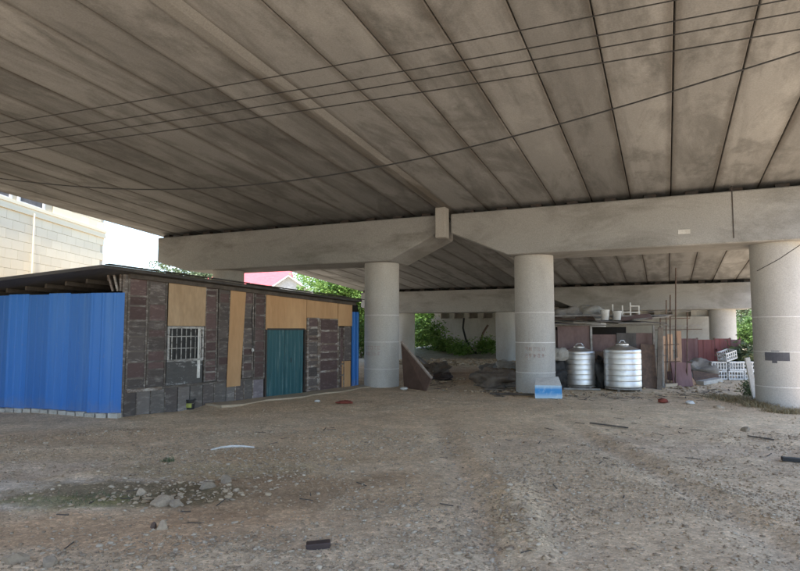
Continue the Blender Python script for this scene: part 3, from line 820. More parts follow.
wy0, wy1, wz0, wz1 = D(0, 0, 1).y, 0, 0, 0
def face_y(px): return XB / ((px - 400) / 600.0)
win_r = []
for pl, pr in ((12.5, 39.5), (-30, 5.5)):
    ya, yb = face_y(pl), face_y(pr)
    win_r.append((ya - 32.0, yb - 32.0))
wz = D(39.5, 211.5, face_y(39.5)).z
for zi, zr in enumerate(rows):
    for k in range(19):
        y1 = 0 - k * TW - (0 if zi % 2 == 0 else TW * .5); y0 = y1 - TW
        if zr > ledge_z and zr + THH > wz and any(y0 < b and y1 > a for a, b in win_r): continue
        if zr + THH < 2.4: continue
        inst('tile', tm, bld, (-.06, y1, zr)); n_t += 1
MB().box(-.06, .09, -21.9, .06, ledge_z + .28, ledge_z + .42).build('ledge', M['tile'], bld)
MB().box(-.06, .06, -21.9, .03, ledge_z, ledge_z + .16).build('ledge', M['tile'], bld)
MB().box(-.06, .05, -21.9, .0, ledge_z + .16, ledge_z + .28).build('wall_band', M['tile'], bld)
for a, b in win_r:
    mb = MB(); zz0, zz1 = wz, wz + 1.9
    mb.box(-.05, .06, a, a + .1, zz0, zz1); mb.box(-.05, .06, b - .1, b, zz0, zz1); mb.box(-.05, .06, a + .1, b - .1, zz0, zz0 + .1)
    wo = mb.build('window', M['white'], bld)
    MB().box(-.05, -.01, a + .1, b - .1, zz0 + .1, zz1).build('pane', M['greyboard'], wo)
MB().tube([(.14, face_y(27) - 32, ledge_z + .1), (.14, face_y(27) - 32, -.1)], .035, 8).build('downpipe', M['tile'], bld)

# ------------------------------------------------------------------ cables across the span
POLE = Vector((14.0, 2.33, 0))
def cable(pts, label, r=.0085):
    """pts: (px,py) sightings; the cable crosses square to the bridge 8.5 m out"""
    P = []
    for px, py in pts:
        d = ray(px, py); t = 8.5 / (d.y + .441 * d.x); P.append(EYE + d * t)
    # left end: fixed to the wall of the cream building; right end: to a pole beside the bridge
    d_ = P[0] - P[1]; a = P[0] + d_ * ((-15.85 - P[0].x) / d_.x); a.z = max(P[0].z, min(a.z, P[0].z + .6))
    b = Vector((POLE.x, POLE.y, P[-1].z + .15))
    P = [a] + P + [b]
    sx_ = np.array([p.x for p in P]); sy = np.array([p.y for p in P]); sz = np.array([p.z for p in P])
    wt = np.ones(len(P)); wt[0] = wt[-1] = .4
    cf = np.polyfit(sx_, sz, 2 if len(pts) == 4 else 4, w=wt)
    xx = np.linspace(sx_[0], sx_[-1], 60)
    fine = [Vector((x, np.interp(x, sx_, sy), np.polyval(cf, x))) for x in xx]
    o = MB().tube(fine, r, 6).build('overhead_cable', M['cable'], None, smooth=True)
    return tag(o, label, 'cable', 'cables strung below the bridge')
cable([(0, 122), (200, 90), (400, 56), (670, 0)], 'topmost black cable strung beneath the bridge deck')
cable([(0, 136), (200, 107), (400, 74.5), (770, 0)], 'second black cable from the top beneath the bridge deck')
cable([(0, 144), (200, 116.5), (400, 87), (800, 8)], 'third black cable from the top beneath the bridge deck')
cable([(0, 151), (200, 126), (400, 99), (800, 27)], 'fourth black cable from the top beneath the bridge deck')
cable([(0, 179), (100, 187.5), (220, 187), (400, 163), (650, 100), (800, 50)], 'lowest sagging black cable beneath the bridge deck', .010)
up_ = thing('utility_pole', 'grey concrete utility pole carrying the cables beside the bridge', 'pole', (POLE.x, POLE.y, hz(POLE.x, POLE.y)))
MB().lathe([(.17, -.5), (.17, 0), (.11, 8.0), (.02, 8.02)], 20).build('shaft', M['abutment'], up_, smooth=True)
MB().box(-.05, .05, -.8, .8, 6.1, 6.2).build('cross_arm', M['steel_dark'], up_)
p0 = D(757, 271, 15.55); p1 = D(800, 245, 15.0); p2 = p1 + (p1 - p0) * 2
o = MB().tube([p0, p0.lerp(p1, .5) + Vector((0, -.02, -.03)), p1, p2], .010, 5).build('slack_cable', M['cable'])
tag(o, 'short thin cable slanting up across the nearest right-hand column', 'cable')

# ------------------------------------------------------------------ stainless water tanks
def tank(px, pyb, dia, hgt, label):
    g = G(px, pyb); r = dia / 2
    t = thing('water_tank', label, 'water tank', (g.x, g.y + r, hz(g.x, g.y + r)), rnd.uniform(0, 1), 'stainless water tanks')
    mb = MB(); prof = [(r * .93, .10), (r, .14)]
    nr = 6; hb = hgt * .72
    for i in range(nr):
        z = .16 + hb * i / nr; dz = hb / nr
        prof += [(r, z), (r, z + dz * .72), (r - .007, z + dz * .80), (r - .007, z + dz * .92), (r, z + dz * .985)]
    zt = .16 + hb
    prof += [(r, zt + .02), (r * 1.005, zt + .05), (r * .97, zt + .09), (r * .70, zt + hgt * .10), (r * .34, zt + hgt * .155)]
    mb.lathe(prof, 48); mb.build('body', M['tank'], t, smooth=True)
    MB().lathe([(r * .36, zt + hgt * .156), (r * .36, zt + hgt * .18), (r * .26, zt + hgt * .205), (.03, zt + hgt * .215)], 24).build('lid', M['tank'], t, smooth=True)
    MB().tube([(-.12, 0, zt + hgt * .2), (-.05, 0, zt + hgt * .26), (.08, 0, zt + hgt * .26), (.14, 0, zt + hgt * .2)], .016, 6).build('lid_handle', M['tank'], t)
    MB().lathe([(r * .9, .06), (r * .98, .06), (r * .98, .099), (r * .9, .099)], 40).build('base_ring', M['galv'], t, smooth=True)
    for k in range(4):
        a = k * math.pi / 2 + .5
        MB().box(-.03, .03, -.03, .03, -.05, .062).build('foot', M['galv'], t, loc=(r * .9 * math.cos(a), r * .9 * math.sin(a), 0))
    MB().tube([(r - .02, 0, .3), (r + .1, 0, .3)], .03, 8).build('outlet', M['galv'], t)
    return t
tank(584.5, 389.5, 1.0, 1.34, 'smaller stainless steel water tank beside the middle column')
tank(630, 392.5, 1.14, 1.46, 'larger stainless steel water tank beside the shack post')

# ------------------------------------------------------------------ printed carton by the middle column
g = G(548.5, 398.5); 
ct = thing('carton', 'white box with a blue printed front leaning by the middle column', 'box', (g.x, g.y, g.z), R(-7))
wct = 26.0 / 600 * g.y
MB().box(-wct / 2, wct / 2, 0, .006, 0, .36).build('printed_front', M['carton_print'], ct)
mb = MB(); mb.add([(-wct / 2, .007, 0), (wct / 2, .007, 0), (wct / 2 + .10, .55, 0), (-wct / 2 + .06, .55, 0), (-wct / 2, .007, .36), (wct / 2, .007, .36), (wct / 2 - .02, .5, .57), (-wct / 2 + .08, .5, .52)],
                  [(0, 3, 2, 1), (4, 5, 6, 7), (0, 1, 5, 4), (1, 2, 6, 5), (2, 3, 7, 6), (3, 0, 4, 7)])
mb.build('carton_body', M['carton_white'], ct)

# ------------------------------------------------------------------ shack behind the tanks
ys = 20.6
def W(px, py, y=ys): return D(px, py, y)
x0, x1 = W(553, 350).x, W(664, 350).x
gs = hz((x0 + x1) / 2, ys)
sh = thing('scrap_shack', 'low scrap shack of mauve boards and pipe posts behind the water tanks', 'shack', (x0, ys, gs), 0)
def L(px, py, y=ys): q = W(px, py, y); return Vector((q.x - x0, y - ys, q.z - gs))
def sp(name, xa, xb, ya, yb, mat, y=ys, t=.03):
    a, b = L(xa, yb, y), L(xb, ya, y)
    return MB().box(a.x, b.x, a.y, a.y + t, a.z, b.z).build(name, mat, sh)
sp('wall_board', 558, 574, 325, 352, M['mauve']); sp('wall_board', 574.4, 591.5, 324.5, 352, M['mauve'])
sp('wall_board', 593, 617, 334.5, 362, M['mauve'], ys + .15); sp('wall_board', 617.4, 636, 333, 362, M['greyboard'], ys + .1); sp('wall_board', 636.4, 655, 333, 362, M['mauve'], ys + .12)
sp('wall_board', 640, 655, 354, 387, M['greyboard'], ys + .1); sp('wall_board', 553.5, 557.5, 330, 350, M['mauve'], ys + .1)
zr = L(600, 325).z
wsh = x1 - x0
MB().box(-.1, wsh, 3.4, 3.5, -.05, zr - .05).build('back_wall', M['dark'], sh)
MB().box(-.2, -.1, .1, 3.4, -.05, zr - .1).build('side_wall', M['greyboard'], sh)
for px in (555, 592, 655, 663):
    a = L(px, 388); MB().box(a.x - .035, a.x + .035, -.06, .0, -.05, zr - .02).build('post', M['galv'], sh)
for py, xa, xb, dy in ((325.5, 553, 667, -.1), (356, 617, 664, -.09), (387, 600, 664, -.12)):
    a, b = L(xa, py), L(xb, py); MB().tube([(a.x, dy, a.z), (b.x, dy, b.z + .02)], .022, 6).build('rail', M['galv'], sh)
# roof sheets lying unevenly
for i in range(5):
    a = wsh * i / 5 - .15; b = a + wsh / 5 + .16
    mb = MB(); zz = zr + .03 + .045 * (i % 3); dr = rnd.uniform(-.05, .05)
    mb.add([(a, -.35, zz), (b, -.3 - .1 * (i % 2), zz + dr), (b, 3.6, zz + .16 + dr), (a, 3.6, zz + .16), (a, -.35, zz + .035), (b, -.3 - .1 * (i % 2), zz + .035 + dr), (b, 3.6, zz + .195 + dr), (a, 3.6, zz + .195)],
           [(0, 3, 2, 1), (4, 5, 6, 7), (0, 1, 5, 4), (1, 2, 6, 5), (2, 3, 7, 6), (3, 0, 4, 7)])
    mb.build('roof_sheet', M['tarp'] if i % 2 else M['greyboard'], sh)
zroof = gs + zr + .2
# things kept on the shack roof
from mathutils import noise as mnoise
def lump(name, c, size, mat, label, cat, seed, n=(10, 7), rough=.18, group=None, flat=.0):
    big = max(size) > .3; nu, nv = (44, 26) if big else (18, 11); vv = []; fs = []; off = Vector((seed * 3.7, seed * 1.9, seed * .7))
    for j in range(nv + 1):
        th_ = math.pi * j / nv
        for i in range(nu):
            a = 2 * math.pi * i / nu
            d = Vector((math.sin(th_) * math.cos(a), math.sin(th_) * math.sin(a), math.cos(th_)))
            k = 1 + rough * (1.5 * mnoise.noise(d * 1.4 + off) + .9 * (.5 - abs(mnoise.noise(d * 2.6 + off))) + .55 * (.5 - abs(mnoise.noise(d * 6 + off))) + .25 * mnoise.noise(d * 13 + off))
            vv.append((size[0] / 2 * d.x * k, size[1] / 2 * d.y * k, max(-1 + flat, d.z * k) * size[2] / 2))
    for j in range(nv):
        for i in range(nu): fs.append((j * nu + i, (j + 1) * nu + i, (j + 1) * nu + (i + 1) % nu, j * nu + (i + 1) % nu))
    me = MB().add(vv, fs).mesh(name, mat)
    bm = bmesh.new(); bm.from_mesh(me); bmesh.ops.remove_doubles(bm, verts=bm.verts, dist=1e-4); bmesh.ops.recalc_face_normals(bm, faces=bm.faces); bm.to_mesh(me); bm.free()
    ob = bpy.data.objects.new(name, me); C.objects.link(ob); ob.location = c
    tag(ob, label, cat, group); return ob
def smooth(o):
    for p in o.data.polygons: p.use_smooth = True
    return o
q_ = W(590, 316, ys + 1.2)
smooth(lump('tarp_bundle', (q_.x, ys + 1.2, zroof + .24), (1.0, .8, .55), M['sack'], 'rounded pale bundle on the shack roof behind the smaller tank', 'bundle', 4, (14, 9), .22, flat=.3))
q_ = W(565, 318, ys + .9)
smooth(lump('tarp_bundle', (q_.x, ys + .9, zroof + .17), (.9, .7, .42), M['tarp'], 'dark tarpaulin bundle on the shack roof beside the middle column', 'bundle', 9, (14, 9), .45, flat=.3))
for px, h, lab, sd in ((605, .34, 'white paint tub on the shack roof, left one', 1), (617, .30, 'white paint tub on the shack roof, right one', 2)):
    q_ = W(px, 318, ys + .3); tb = thing('tub', lab, 'tub', (q_.x, ys + .3, zroof - .03), sd, 'tubs on the shack roof')
    MB().lathe([(.12, 0), (.16, h), (.165, h), (.165, h + .02), (.14, h + .02)], 20).build('tub_body', M['white'], tb, smooth=True)
    MB().tube([(-.16, 0, h - .02), (-.10, .05, h + .12), (.1, .05, h + .12), (.16, 0, h - .02)], .006, 5).build('tub_handle', M['galv'], tb)
q_ = W(627, 312, ys + .5)
fr_ = thing('metal_stand', 'small pale metal stand with upright legs on the shack roof', 'stand', (q_.x, ys + .5, zroof - .03), 0)
for i, (a, h) in enumerate(((-.50, .56), (-.16, .52), (.12, .62), (.42, .5))):
    MB().box(a - .02, a + .02, -.02, .02, 0, h).build('leg', M['white'], fr_)
MB().box(-.5, .46, -.018, .018, .26, .30).build('cross_rail', M['white'], fr_)
MB().box(.1, .44, -.017, .017, .48, .515).build('top_rail', M['white'], fr_)
q_ = W(648, 316, ys + .6)
o = MB().box(-.75, .6, -.5, .5, 0, .05).build('roof_panel', M['tarp'], None, loc=(q_.x, ys + .8, zroof + .05)); o.rotation_euler = (R(3), R(-5), R(8))
tag(o, 'flat grey panel lying on the shack roof beside the scaffold poles', 'panel')
# dark plastic sheeting between tanks and shack
for px, wd, h, lab, sd in ((561, 1.0, .95, 'black plastic sheeting heaped between the middle column and smaller tank', 3), (604, .55, .95, 'black plastic sheeting heaped between the two tanks', 5)):
    q_ = W(px, 370, 19.9); smooth(lump('plastic_sheeting', (q_.x, 20.1, hz(q_.x, 20.1) + h * .42), (wd, .5, h), M['black'], lab, 'sheeting', sd, (14, 9), .5, 'black sheeting behind the tanks', flat=.2))
# white cloth sheet hanging beside the middle column
q_ = W(556, 357, 19.95)
smooth(lump('sack', (q_.x + .15, 19.9, hz(q_.x, 19.9) + 1.12), (.55, .3, .42), M['sack'], 'pale sack on the black sheeting next to the middle column', 'sack', 8, (12, 8), .22))

# more junk on and around the shack
def junk_board(px, py, y, w_, h_, t_, rot, mat, label, name='scrap_board', cat='board', z=None):
    q = D(px, py, y); o = MB().box(-w_ / 2, w_ / 2, -t_ / 2, t_ / 2, 0, h_).build(name, M[mat], None, loc=(q.x, y, hz(q.x, y) - .02 if z is None else z))
    o.rotation_euler = rot; return tag(o, label, cat, 'scrap around the shack')
junk_board(650, 386, 20.2, .5, 1.5, .03, (R(-9), R(3), R(6)), 'rust', 'rusty sheet leaning on the shack beside the larger tank')
junk_board(659, 386, 20.1, .16, 2.1, .04, (R(-7), R(6), 0), 'plank', 'tall grey plank leaning at the shack corner')
junk_board(606, 386, 20.3, .7, 1.25, .03, (R(-8), R(-4), R(-5)), 'rust', 'rusty panel leaning behind the gap between the tanks')
junk_board(683, 378, 21.6, .8, .9, .03, (R(-14), R(5), R(12)), 'pinkfence', 'faded red panel leaning by the scaffold poles')
junk_board(692, 377, 21.9, .35, 1.1, .04, (R(-20), R(-24), R(10)), 'peach', 'tilted peach board leaning towards the red fence')
junk_board(707, 376, 22.4, .9, .6, .03, (R(-55), R(8), R(-15)), 'rust', 'rusty sheet slumped on the rubbish left of the crates')
junk_board(575, 322, ys + .5, 1.5, .35, .03, (R(-62), R(2), R(4)), 'rust', 'rusty sheet lying tilted on the shack roof by the column', z=zroof - .02)
junk_board(636, 320, ys + .3, 1.1, .28, .03, (R(-50), R(-3), R(-6)), 'mauve', 'red-brown board lying tilted on the shack roof right end', z=zroof - .02)
for px, dy, l_, rz, lab in ((580, .2, 2.6, .1, 'long pipe lying across the shack roof near its front edge'), (610, 1.0, 2.8, -.15, 'long pipe lying across the middle of the shack roof'), (640, .5, 2.4, .05, 'long pipe jutting over the right end of the shack roof')):
    q_ = W(px, 320, ys + dy); c_, s_ = math.cos(rz) * l_ / 2, math.sin(rz) * l_ / 2
    o = MB().tube([(-c_, -s_, 0), (c_, s_, .05)], .03, 7).build('scrap_pipe', M['galv' if rz > 0 else 'rust'], None, loc=(q_.x, ys + dy, zroof + .1)); tag(o, lab, 'pipe', 'pipes on the shack roof')
# ------------------------------------------------------------------ scaffold of thin poles
gb = G(672, 386)
sf = thing('pole_scaffold', 'rickety scaffold of thin upright poles and rails beside the shack', 'scaffold', (gb.x, gb.y, gb.z), 0)
def SL_(px, py, dy=0):
    q = D(px, py, gb.y + dy); return Vector((q.x - gb.x, dy, q.z - gb.z))
for px, top, dy in ((666, 300, 0), (670, 295, .25), (675.5, 268, .1), (687, 312, .3), (660, 318, .35)):
    a = SL_(px, 388, dy); b = SL_(px + .3, top, dy)
    MB().tube([(a.x, dy, -.08), (b.x, dy, b.z)], .022, 6).build('pole', M['rust'], sf)
for xa, xb, py, dy in ((655, 702, 330, .12), (660, 690, 319, .06), (648, 690, 312, .2), (664, 679, 345, .05), (664, 700, 326.5, .3), (664, 680, 362, .05)):
    a, b = SL_(xa, py, dy), SL_(xb, py - .8, dy); MB().tube([a, b], .017, 6).build('rail', M['rust' if dy < .2 else 'galv'], sf)
# upright peach boards by the scaffold
for i, (px, wpx, top, bot, lab) in enumerate(((671.5, 5, 334, 378, 'tall narrow peach board upright behind the scaffold poles'), (680.5, 4.5, 331, 378, 'peach wooden plank upright between scaffold and red fence'), (665.5, 3, 336, 379, 'thin pale wooden plank upright against the shack corner post'))):
    q = G(px, bot); ww = wpx / 600 * q.y
    o = MB().box(-ww / 2, ww / 2, 0, .05, -.03, D(px, top, q.y).z - q.z).build('upright_plank', M['peach'], None, loc=q); tag(o, lab, 'plank', 'planks standing by the scaffold')
# red low bench-like trough
q = G(676, 383); bn = thing('red_trough', 'faded red metal trough on the ground by the scaffold', 'trough', q, R(15))
mb = MB(); mb.box(-.35, .35, 0, .03, .1, .42); mb.build('back_plate', M['pinkfence'], bn)
MB().box(-.35, .35, -.36, -.002, .1, .13).build('tray', M['pinkfence'], bn)
for sx in (-.3, .3): MB().box(sx - .03, sx + .03, -.3, -.24, -.04, .099).build('leg', M['rust'], bn)

# ------------------------------------------------------------------ red sheet fence
fy = 26.5
fx0, fx1 = D(679, 350, fy).x, D(741, 350, fy).x; fg = hz((fx0 + fx1) / 2, fy)
fn = thing('metal_fence', 'low fence of red and faded pink metal sheets behind the crates', 'fence', (fx0, fy, fg), 0)
fh = D(700, 338.5, fy).z - fg
cuts = [679, 698, 715, 731, 741]
for i in range(4):
    a, b = D(cuts[i], 350, fy).x - fx0, D(cuts[i + 1], 350, fy).x - fx0
    ribbed(a + .01, b - .01, -.06, fh - .05 * (i % 2), .45, .014, 0, MB()).build('fence_sheet', M['pinkfence'] if i in (0, 3) else M['redfence'], fn)
for c in cuts: 
    a = D(c, 350, fy).x - fx0; MB().box(a - .03, a + .03, .02, .08, -.2, fh + .03).build('post', M['rust'], fn)

# ------------------------------------------------------------------ white slatted crates
def crate_meshes():
    w_, d_, h_ = .56, .42, .34; out = []
    mb = MB(); mb.box(-w_ / 2 + .012, w_ / 2 - .012, -d_ / 2 + .012, d_ / 2 - .012, 0, .02); out.append(('base', mb.mesh('base', M['crate'])))
    for nm, z0, z1 in (('rim', h_ - .05, h_), ('foot_rim', .02, .06), ('middle_band', .165, .19)):
        mb = MB(); mb.box(-w_ / 2, w_ / 2, -d_ / 2, -d_ / 2 + .018, z0, z1); mb.box(-w_ / 2, w_ / 2, d_ / 2 - .018, d_ / 2, z0, z1)
        mb.box(-w_ / 2, -w_ / 2 + .018, -d_ / 2 + .018, d_ / 2 - .018, z0, z1); mb.box(w_ / 2 - .018, w_ / 2, -d_ / 2 + .018, d_ / 2 - .018, z0, z1); out.append((nm, mb.mesh(nm, M['crate'])))
    mb = MB()
    for i in range(6):
        x = -w_ / 2 + .02 + (w_ - .04) * i / 5
        for y in (-d_ / 2 + .003, d_ / 2 - .017): mb.box(x - .018, x + .018, y, y + .014, .055, h_ - .045)
    for i in range(5):
        y = -d_ / 2 + .02 + (d_ - .04) * i / 4
        for x in (-w_ / 2 + .003, w_ / 2 - .017): mb.box(x, x + .014, y - .018, y + .018, .055, h_ - .045)
    out.append(('slats', mb.mesh('slats', M['crate']))); return out
CM = crate_meshes()
gc = G(733, 379.5); cz = hz(gc.x, gc.y)
spots = [(-.60, 0, 0, .03, 'lower left'), (0, -.05, 0, -.05, 'lower middle'), (.60, .02, 0, .08, 'lower right'), (-.57, .04, .345, -.1, 'upper left'), (.04, 0, .345, .06, 'upper middle'), (.62, .03, .345, -.04, 'upper right'), (-.15, .05, .69, .35, 'tilted topmost')]
for x, y, z, rz, w_ in spots:
    k = thing('plastic_crate', f'pale slatted plastic crate, {w_} one of the stack by the right column', 'crate', (gc.x + x, gc.y + y, cz + z), rz, 'plastic crates stacked by the right column')
    if z > .6: k.rotation_euler = (R(6), R(-14), rz); k.location.z += .07
    for nm, me in CM:
        o = inst(nm, me, k)
        if nm == 'slats': o['kind'] = 'stuff'
q = G(712, 378)
smooth(lump('tarp_bundle', (gc.x - 1.3, gc.y + .3, cz + .28), (1.1, .8, .66), M['tarp'], 'crumpled dark tarpaulin heap left of the crates', 'bundle', 14, (16, 10), .55, flat=.25))
q = D(752.5, 368, 17.3)
o = MB().box(-.09, .09, -.02, .02, -.02, 1.3).build('leaning_sheet', M['white'], None, loc=(q.x, 17.2, hz(q.x, 17.2))); o.rotation_euler = (R(-6), R(-5), R(20))
tag(o, 'narrow white sheet leaning against the nearest right-hand column', 'sheet')
# planks on the ground
def plank(pa, pb, w_, t_, mat, label, cat='plank', lift=0):
    a, b = G(*pa), G(*pb); up = Vector((0, 0, t_ / 2 + .012 + lift))
    o = MB().beam(a + up, b + up, w_, t_).build('loose_plank', mat); return tag(o, label, cat, 'planks lying about')
plank((688, 377), (716, 383), .22, .05, M['plank'], 'long grey plank on the ground in front of the red fence')
plank((697, 374), (724, 379.5), .16, .04, M['peach'], 'pale plank on the ground just left of the crates')
plank((700, 385.5), (719, 384), .3, .14, M['sack'], 'short thick pale beam lying before the tarpaulin heap')
plank((662, 387.5), (676, 386), .25, .1, M['slab'], 'short pale block lying at the foot of the scaffold')
plank((486, 390), (537, 391.5), .28, .05, M['plank'], 'long weathered plank on the ground left of the blue printed box')
plank((490, 394.5), (534, 395.5), .14, .04, M['rafter'], 'thin dark batten on the ground left of the blue printed box')
plank((563, 391), (600, 390.5), .10, .05, M['galv'], 'pale rail on the ground in front of the smaller tank')
plank((196 + 394, 424), (628, 429), .05, .02, M['rafter'], 'thin dark stick on the bare ground in front of the tanks')
plank((748, 437), (774, 441), .03, .02, M['rafter'], 'thin twig on the bare ground near the right column')
plank((782, 461), (806, 463), .10, .05, M['black'], 'dark flat bar on the ground at the right edge')

# ------------------------------------------------------------------ leaning board and rubbish by the left column
pa = D(400.5, 342, 20.6); ga = G(399, 379); pb = G(429, 383); 
ld = thing('leaning_board', 'large dark brown board with a pale edge leaning on the left column', 'board', (pb.x, pb.y, pb.z), 0)
o_ = Vector((pb.x, pb.y, pb.z))
T1 = D(401, 343, 20.2) - o_; T2 = D(431, 379, 19.0) - o_; B1 = Vector((D(404, 378, 20.4).x, 20.4, 0)) - o_; B1.z = -.02; B2 = D(425, 384.5, 19.2) - o_; B2.z = -.02
nn = (T2 - T1).cross(B1 - T1).normalized() * .05
if nn.y < 0: nn = -nn
mb = MB(); f = [T1, T2, B2, B1]
mb.add(f + [p + nn for p in f], [(0, 1, 2, 3), (7, 6, 5, 4), (0, 4, 5, 1), (1, 5, 6, 2), (2, 6, 7, 3), (3, 7, 4, 0)]); mb.build('board_sheet', M['leanboard'], ld)
MB().beam(T1 + nn * .5 + Vector((0, 0, .03)), T2 + nn * .5 + Vector((0, 0, .03)), .08, .05).build('edge_batten', M['paleedge'], ld)
plank((417, 352), (436, 375), .2, .06, M['plank'], 'grey plank sloping down behind the leaning brown board', lift=.1)
for i, (px, py, s, mat, lab) in enumerate((
        (437, 373, .75, 'plank', 'dark crumpled tarpaulin beside the leaning brown board'), (443, 380, .45, 'brownboard', 'small dark heap of rags at the foot of the leaning board'),
        (497, 372, .8, 'tarp', 'heap of dirty sacking against the far column'), (512, 376, .9, 'sack', 'pale sacking heap between the middle and far columns'), (498, 387, .9, 'plank', 'brown rubbish heap at the left foot of the middle column'),
        (509, 380, .7, 'reed', 'heap of brown straw at the left foot of the middle column'))):
    g = G(px, py); smooth(lump('rubbish_heap', (g.x, g.y, g.z + s * .22), (s * 1.3, s, s * .62), M[mat], lab, 'rubbish heap', 20 + i, (16, 10), .62, flat=.3))
# hoses against the abutment
def hose(pts, r, mat, label):
    o = MB().tube(pts, r, 7).build('bent_hose', mat, smooth=True); return tag(o, label, 'hose')
yb = 46.5
hose([D(464, 318, yb), D(463, 328, yb), D(466, 340, yb - .5), D(472, 350, yb - 1.5), D(478, 355, yb - 2.4)], .08, M['black'], 'thick black hose curving down the abutment wall')
hose([D(488, 325, yb - 1), D(483, 333, yb - 1), D(480, 343, yb - 1.2), D(481, 352, yb - 2)], .08, M['rust'], 'thin rusty pipe curving down in front of the abutment wall')

# ------------------------------------------------------------------ trees, shrubs
def leaf_cloud(seed, n_clump, per, rx, ry, rz_, cz_, leaf, shape=.6, stretch=1.0):
    q = np.random.default_rng(seed)
    d = q.normal(size=(n_clump, 3)); d /= np.linalg.norm(d, axis=1, keepdims=True)
    rad = q.uniform(.35, 1.0, (n_clump, 1)) ** shape
    lob = 1 + .22 * np.sin(d[:, :1] * 5 + seed) + .18 * np.sin(d[:, 1:2] * 7 + seed * 2) + .15 * np.sin(d[:, 2:3] * 6)
    cen = d * rad * lob * np.array((rx, ry, rz_)) + np.array((0, 0, cz_))
    cs = q.uniform(.5, 1.25, (n_clump, 1, 1)) * leaf * 3.4
    p = cen[:, None, :] + q.normal(size=(n_clump, per, 3)) * cs * np.array((1, 1, .62))
    p = p.reshape(-1, 3); m = len(p)
    a = q.normal(size=(m, 3)); a[:, 2] *= .45; a /= np.linalg.norm(a, axis=1, keepdims=True)
    b = q.normal(size=(m, 3)); b = np.cross(a, b); b /= np.linalg.norm(b, axis=1, keepdims=True)
    s = leaf * q.uniform(.6, 1.35, (m, 1))
    a = a * s * stretch; b = b * s * .48 / stretch ** .5
    fold = np.cross(a, b); fold /= np.linalg.norm(fold, axis=1, keepdims=True)
    v = np.stack([p - a, p + b + fold * s * .15, p + a, p - b + fold * s * .15], 1).reshape(-1, 3)
    return v, np.arange(m * 4).reshape(-1, 4)
def trunk_mesh(h, r, seed, crown_z, spread):
    q = random.Random(seed); mb = MB()
    pts = [(q.uniform(-.06, .06) * h * i / 5, q.uniform(-.06, .06) * h * i / 5, h * i / 5 - .15) for i in range(6)]
    mb.tube(pts, [r * (1 - .14 * i) for i in range(6)], 9)
    for k in range(7):
        a = q.uniform(0, 6.28); z0 = h * q.uniform(.45, .95); i = min(4, int(z0 / h * 5)); b = pts[i]
        ex = spread * q.uniform(.5, .95)
        mb.tube([(b[0], b[1], z0 - .15), (b[0] + math.cos(a) * ex * .45, b[1] + math.sin(a) * ex * .45, z0 + ex * .35), (b[0] + math.cos(a) * ex, b[1] + math.sin(a) * ex, z0 + ex * .8)], [r * .5, r * .3, r * .1], 6)
    return mb.mesh('trunk', M['bark'], smooth=True)
CROWNS = {}
def tree(x, y, h, wd, mat, label, seed, group='trees beyond the bridge', n=(230, 60), leaf=.125, low=.28):
    t = thing('tree', label, 'tree', (x, y, hz(x, y)), seed * 1.3, group)
    rz_ = h * (1 - low) / 2; czc = h - rz_
    inst('trunk', trunk_mesh(h * .62, .05 + h * .018, seed, czc, wd * .42), t)
    v, f = leaf_cloud(seed, n[0], n[1], wd / 2, wd / 2, rz_, czc, leaf)
    inst('crown', np_mesh('crown', v, f, M[mat]), t)
    return t
tree(-19.5, 56, 9.2, 6.5, 'leaf_dull', 'hazy green tree above the shed roof, between cream building and red roof', 1)
tree(-26, 62, 8.6, 6, 'leaf_dull', 'far tree crown just right of the cream building', 2)
tree(-6.4, 61, 10.0, 7, 'leaf_bright', 'bright green tree above the shed roof next to the pale gable', 3)
tree(-4.0, 45, 7.4, 5.0, 'leaf_bright', 'bright green tree above the far end of the shed', 4)
tree(-2.7, 46, 7.4, 5.4, 'leaf_bright', 'bright green tree showing just left of the left column', 5)
tree(2.2, 60, 7.5, 5.5, 'leaf_bright', 'lush bright tree between the far left column and the abutment', 7, low=.02)
tree(4.6, 63, 7.0, 6, 'leaf', 'mid green tree just left of the abutment wall', 8, low=.02)
tree(-1.5, 66, 8, 6, 'leaf', 'dark green tree far behind the left column', 9, low=.05)
tree(34.6, 61, 8.5, 5.6, 'leaf_dull', 'dull green tree left of the nearest right-hand column', 10, low=.03)
tree(38.2, 64, 9.5, 6.5, 'leaf', 'green tree farther back beside the nearest right-hand column', 11, low=.03)
tree(43, 67, 9.2, 7, 'leaf', 'large green tree far right behind the nearest column', 12, low=.03)
def shrub(px, py, y, h, wd, mat, label, seed):
    q = D(px, py, y); z = hz(q.x, y)
    t = thing('shrub', label, 'shrub', (q.x, y, z), seed, 'shrubs near the abutment')
    mb = MB(); rr = random.Random(seed)
    for k in range(6): mb.tube([(0.03 * k, 0, -.05), (rr.uniform(-.3, .3) * wd, rr.uniform(-.3, .3) * wd, h * .7)], [.02, .006], 5)
    mb.build('stems', M['bark'], t)
    v, f = leaf_cloud(seed, 46 if wd < 2.4 else 110, 30, wd / 2, wd / 2, h * .5, h * .52, .10 if wd > .6 else .035, .6, 1.2)
    inst('foliage', np_mesh('foliage', v, f, M[mat]), t)
shrub(422, 350, 49, 2.6, 2.2, 'leaf_bright', 'tall lush shrub at the left end of the far opening', 31)
shrub(433, 350, 48, 2.2, 2.2, 'leaf_bright', 'bright leafy shrub in the middle of the far opening', 32)
shrub(443, 352, 46.5, 1.0, 1.6, 'leaf_bright', 'low green shrub at the left corner of the abutment', 33)
shrub(459, 354, 44, .8, 1.6, 'leaf_bright', 'low dull shrub on the rubble before the abutment', 34)
shrub(487, 353, 44.5, 1.0, 1.6, 'leaf_bright', 'scrubby bush beside the far column before the abutment', 35)
shrub(748, 372, 26, 1.2, 1.3, 'leaf_dull', 'low dusty shrub behind the crates near the right column', 43)
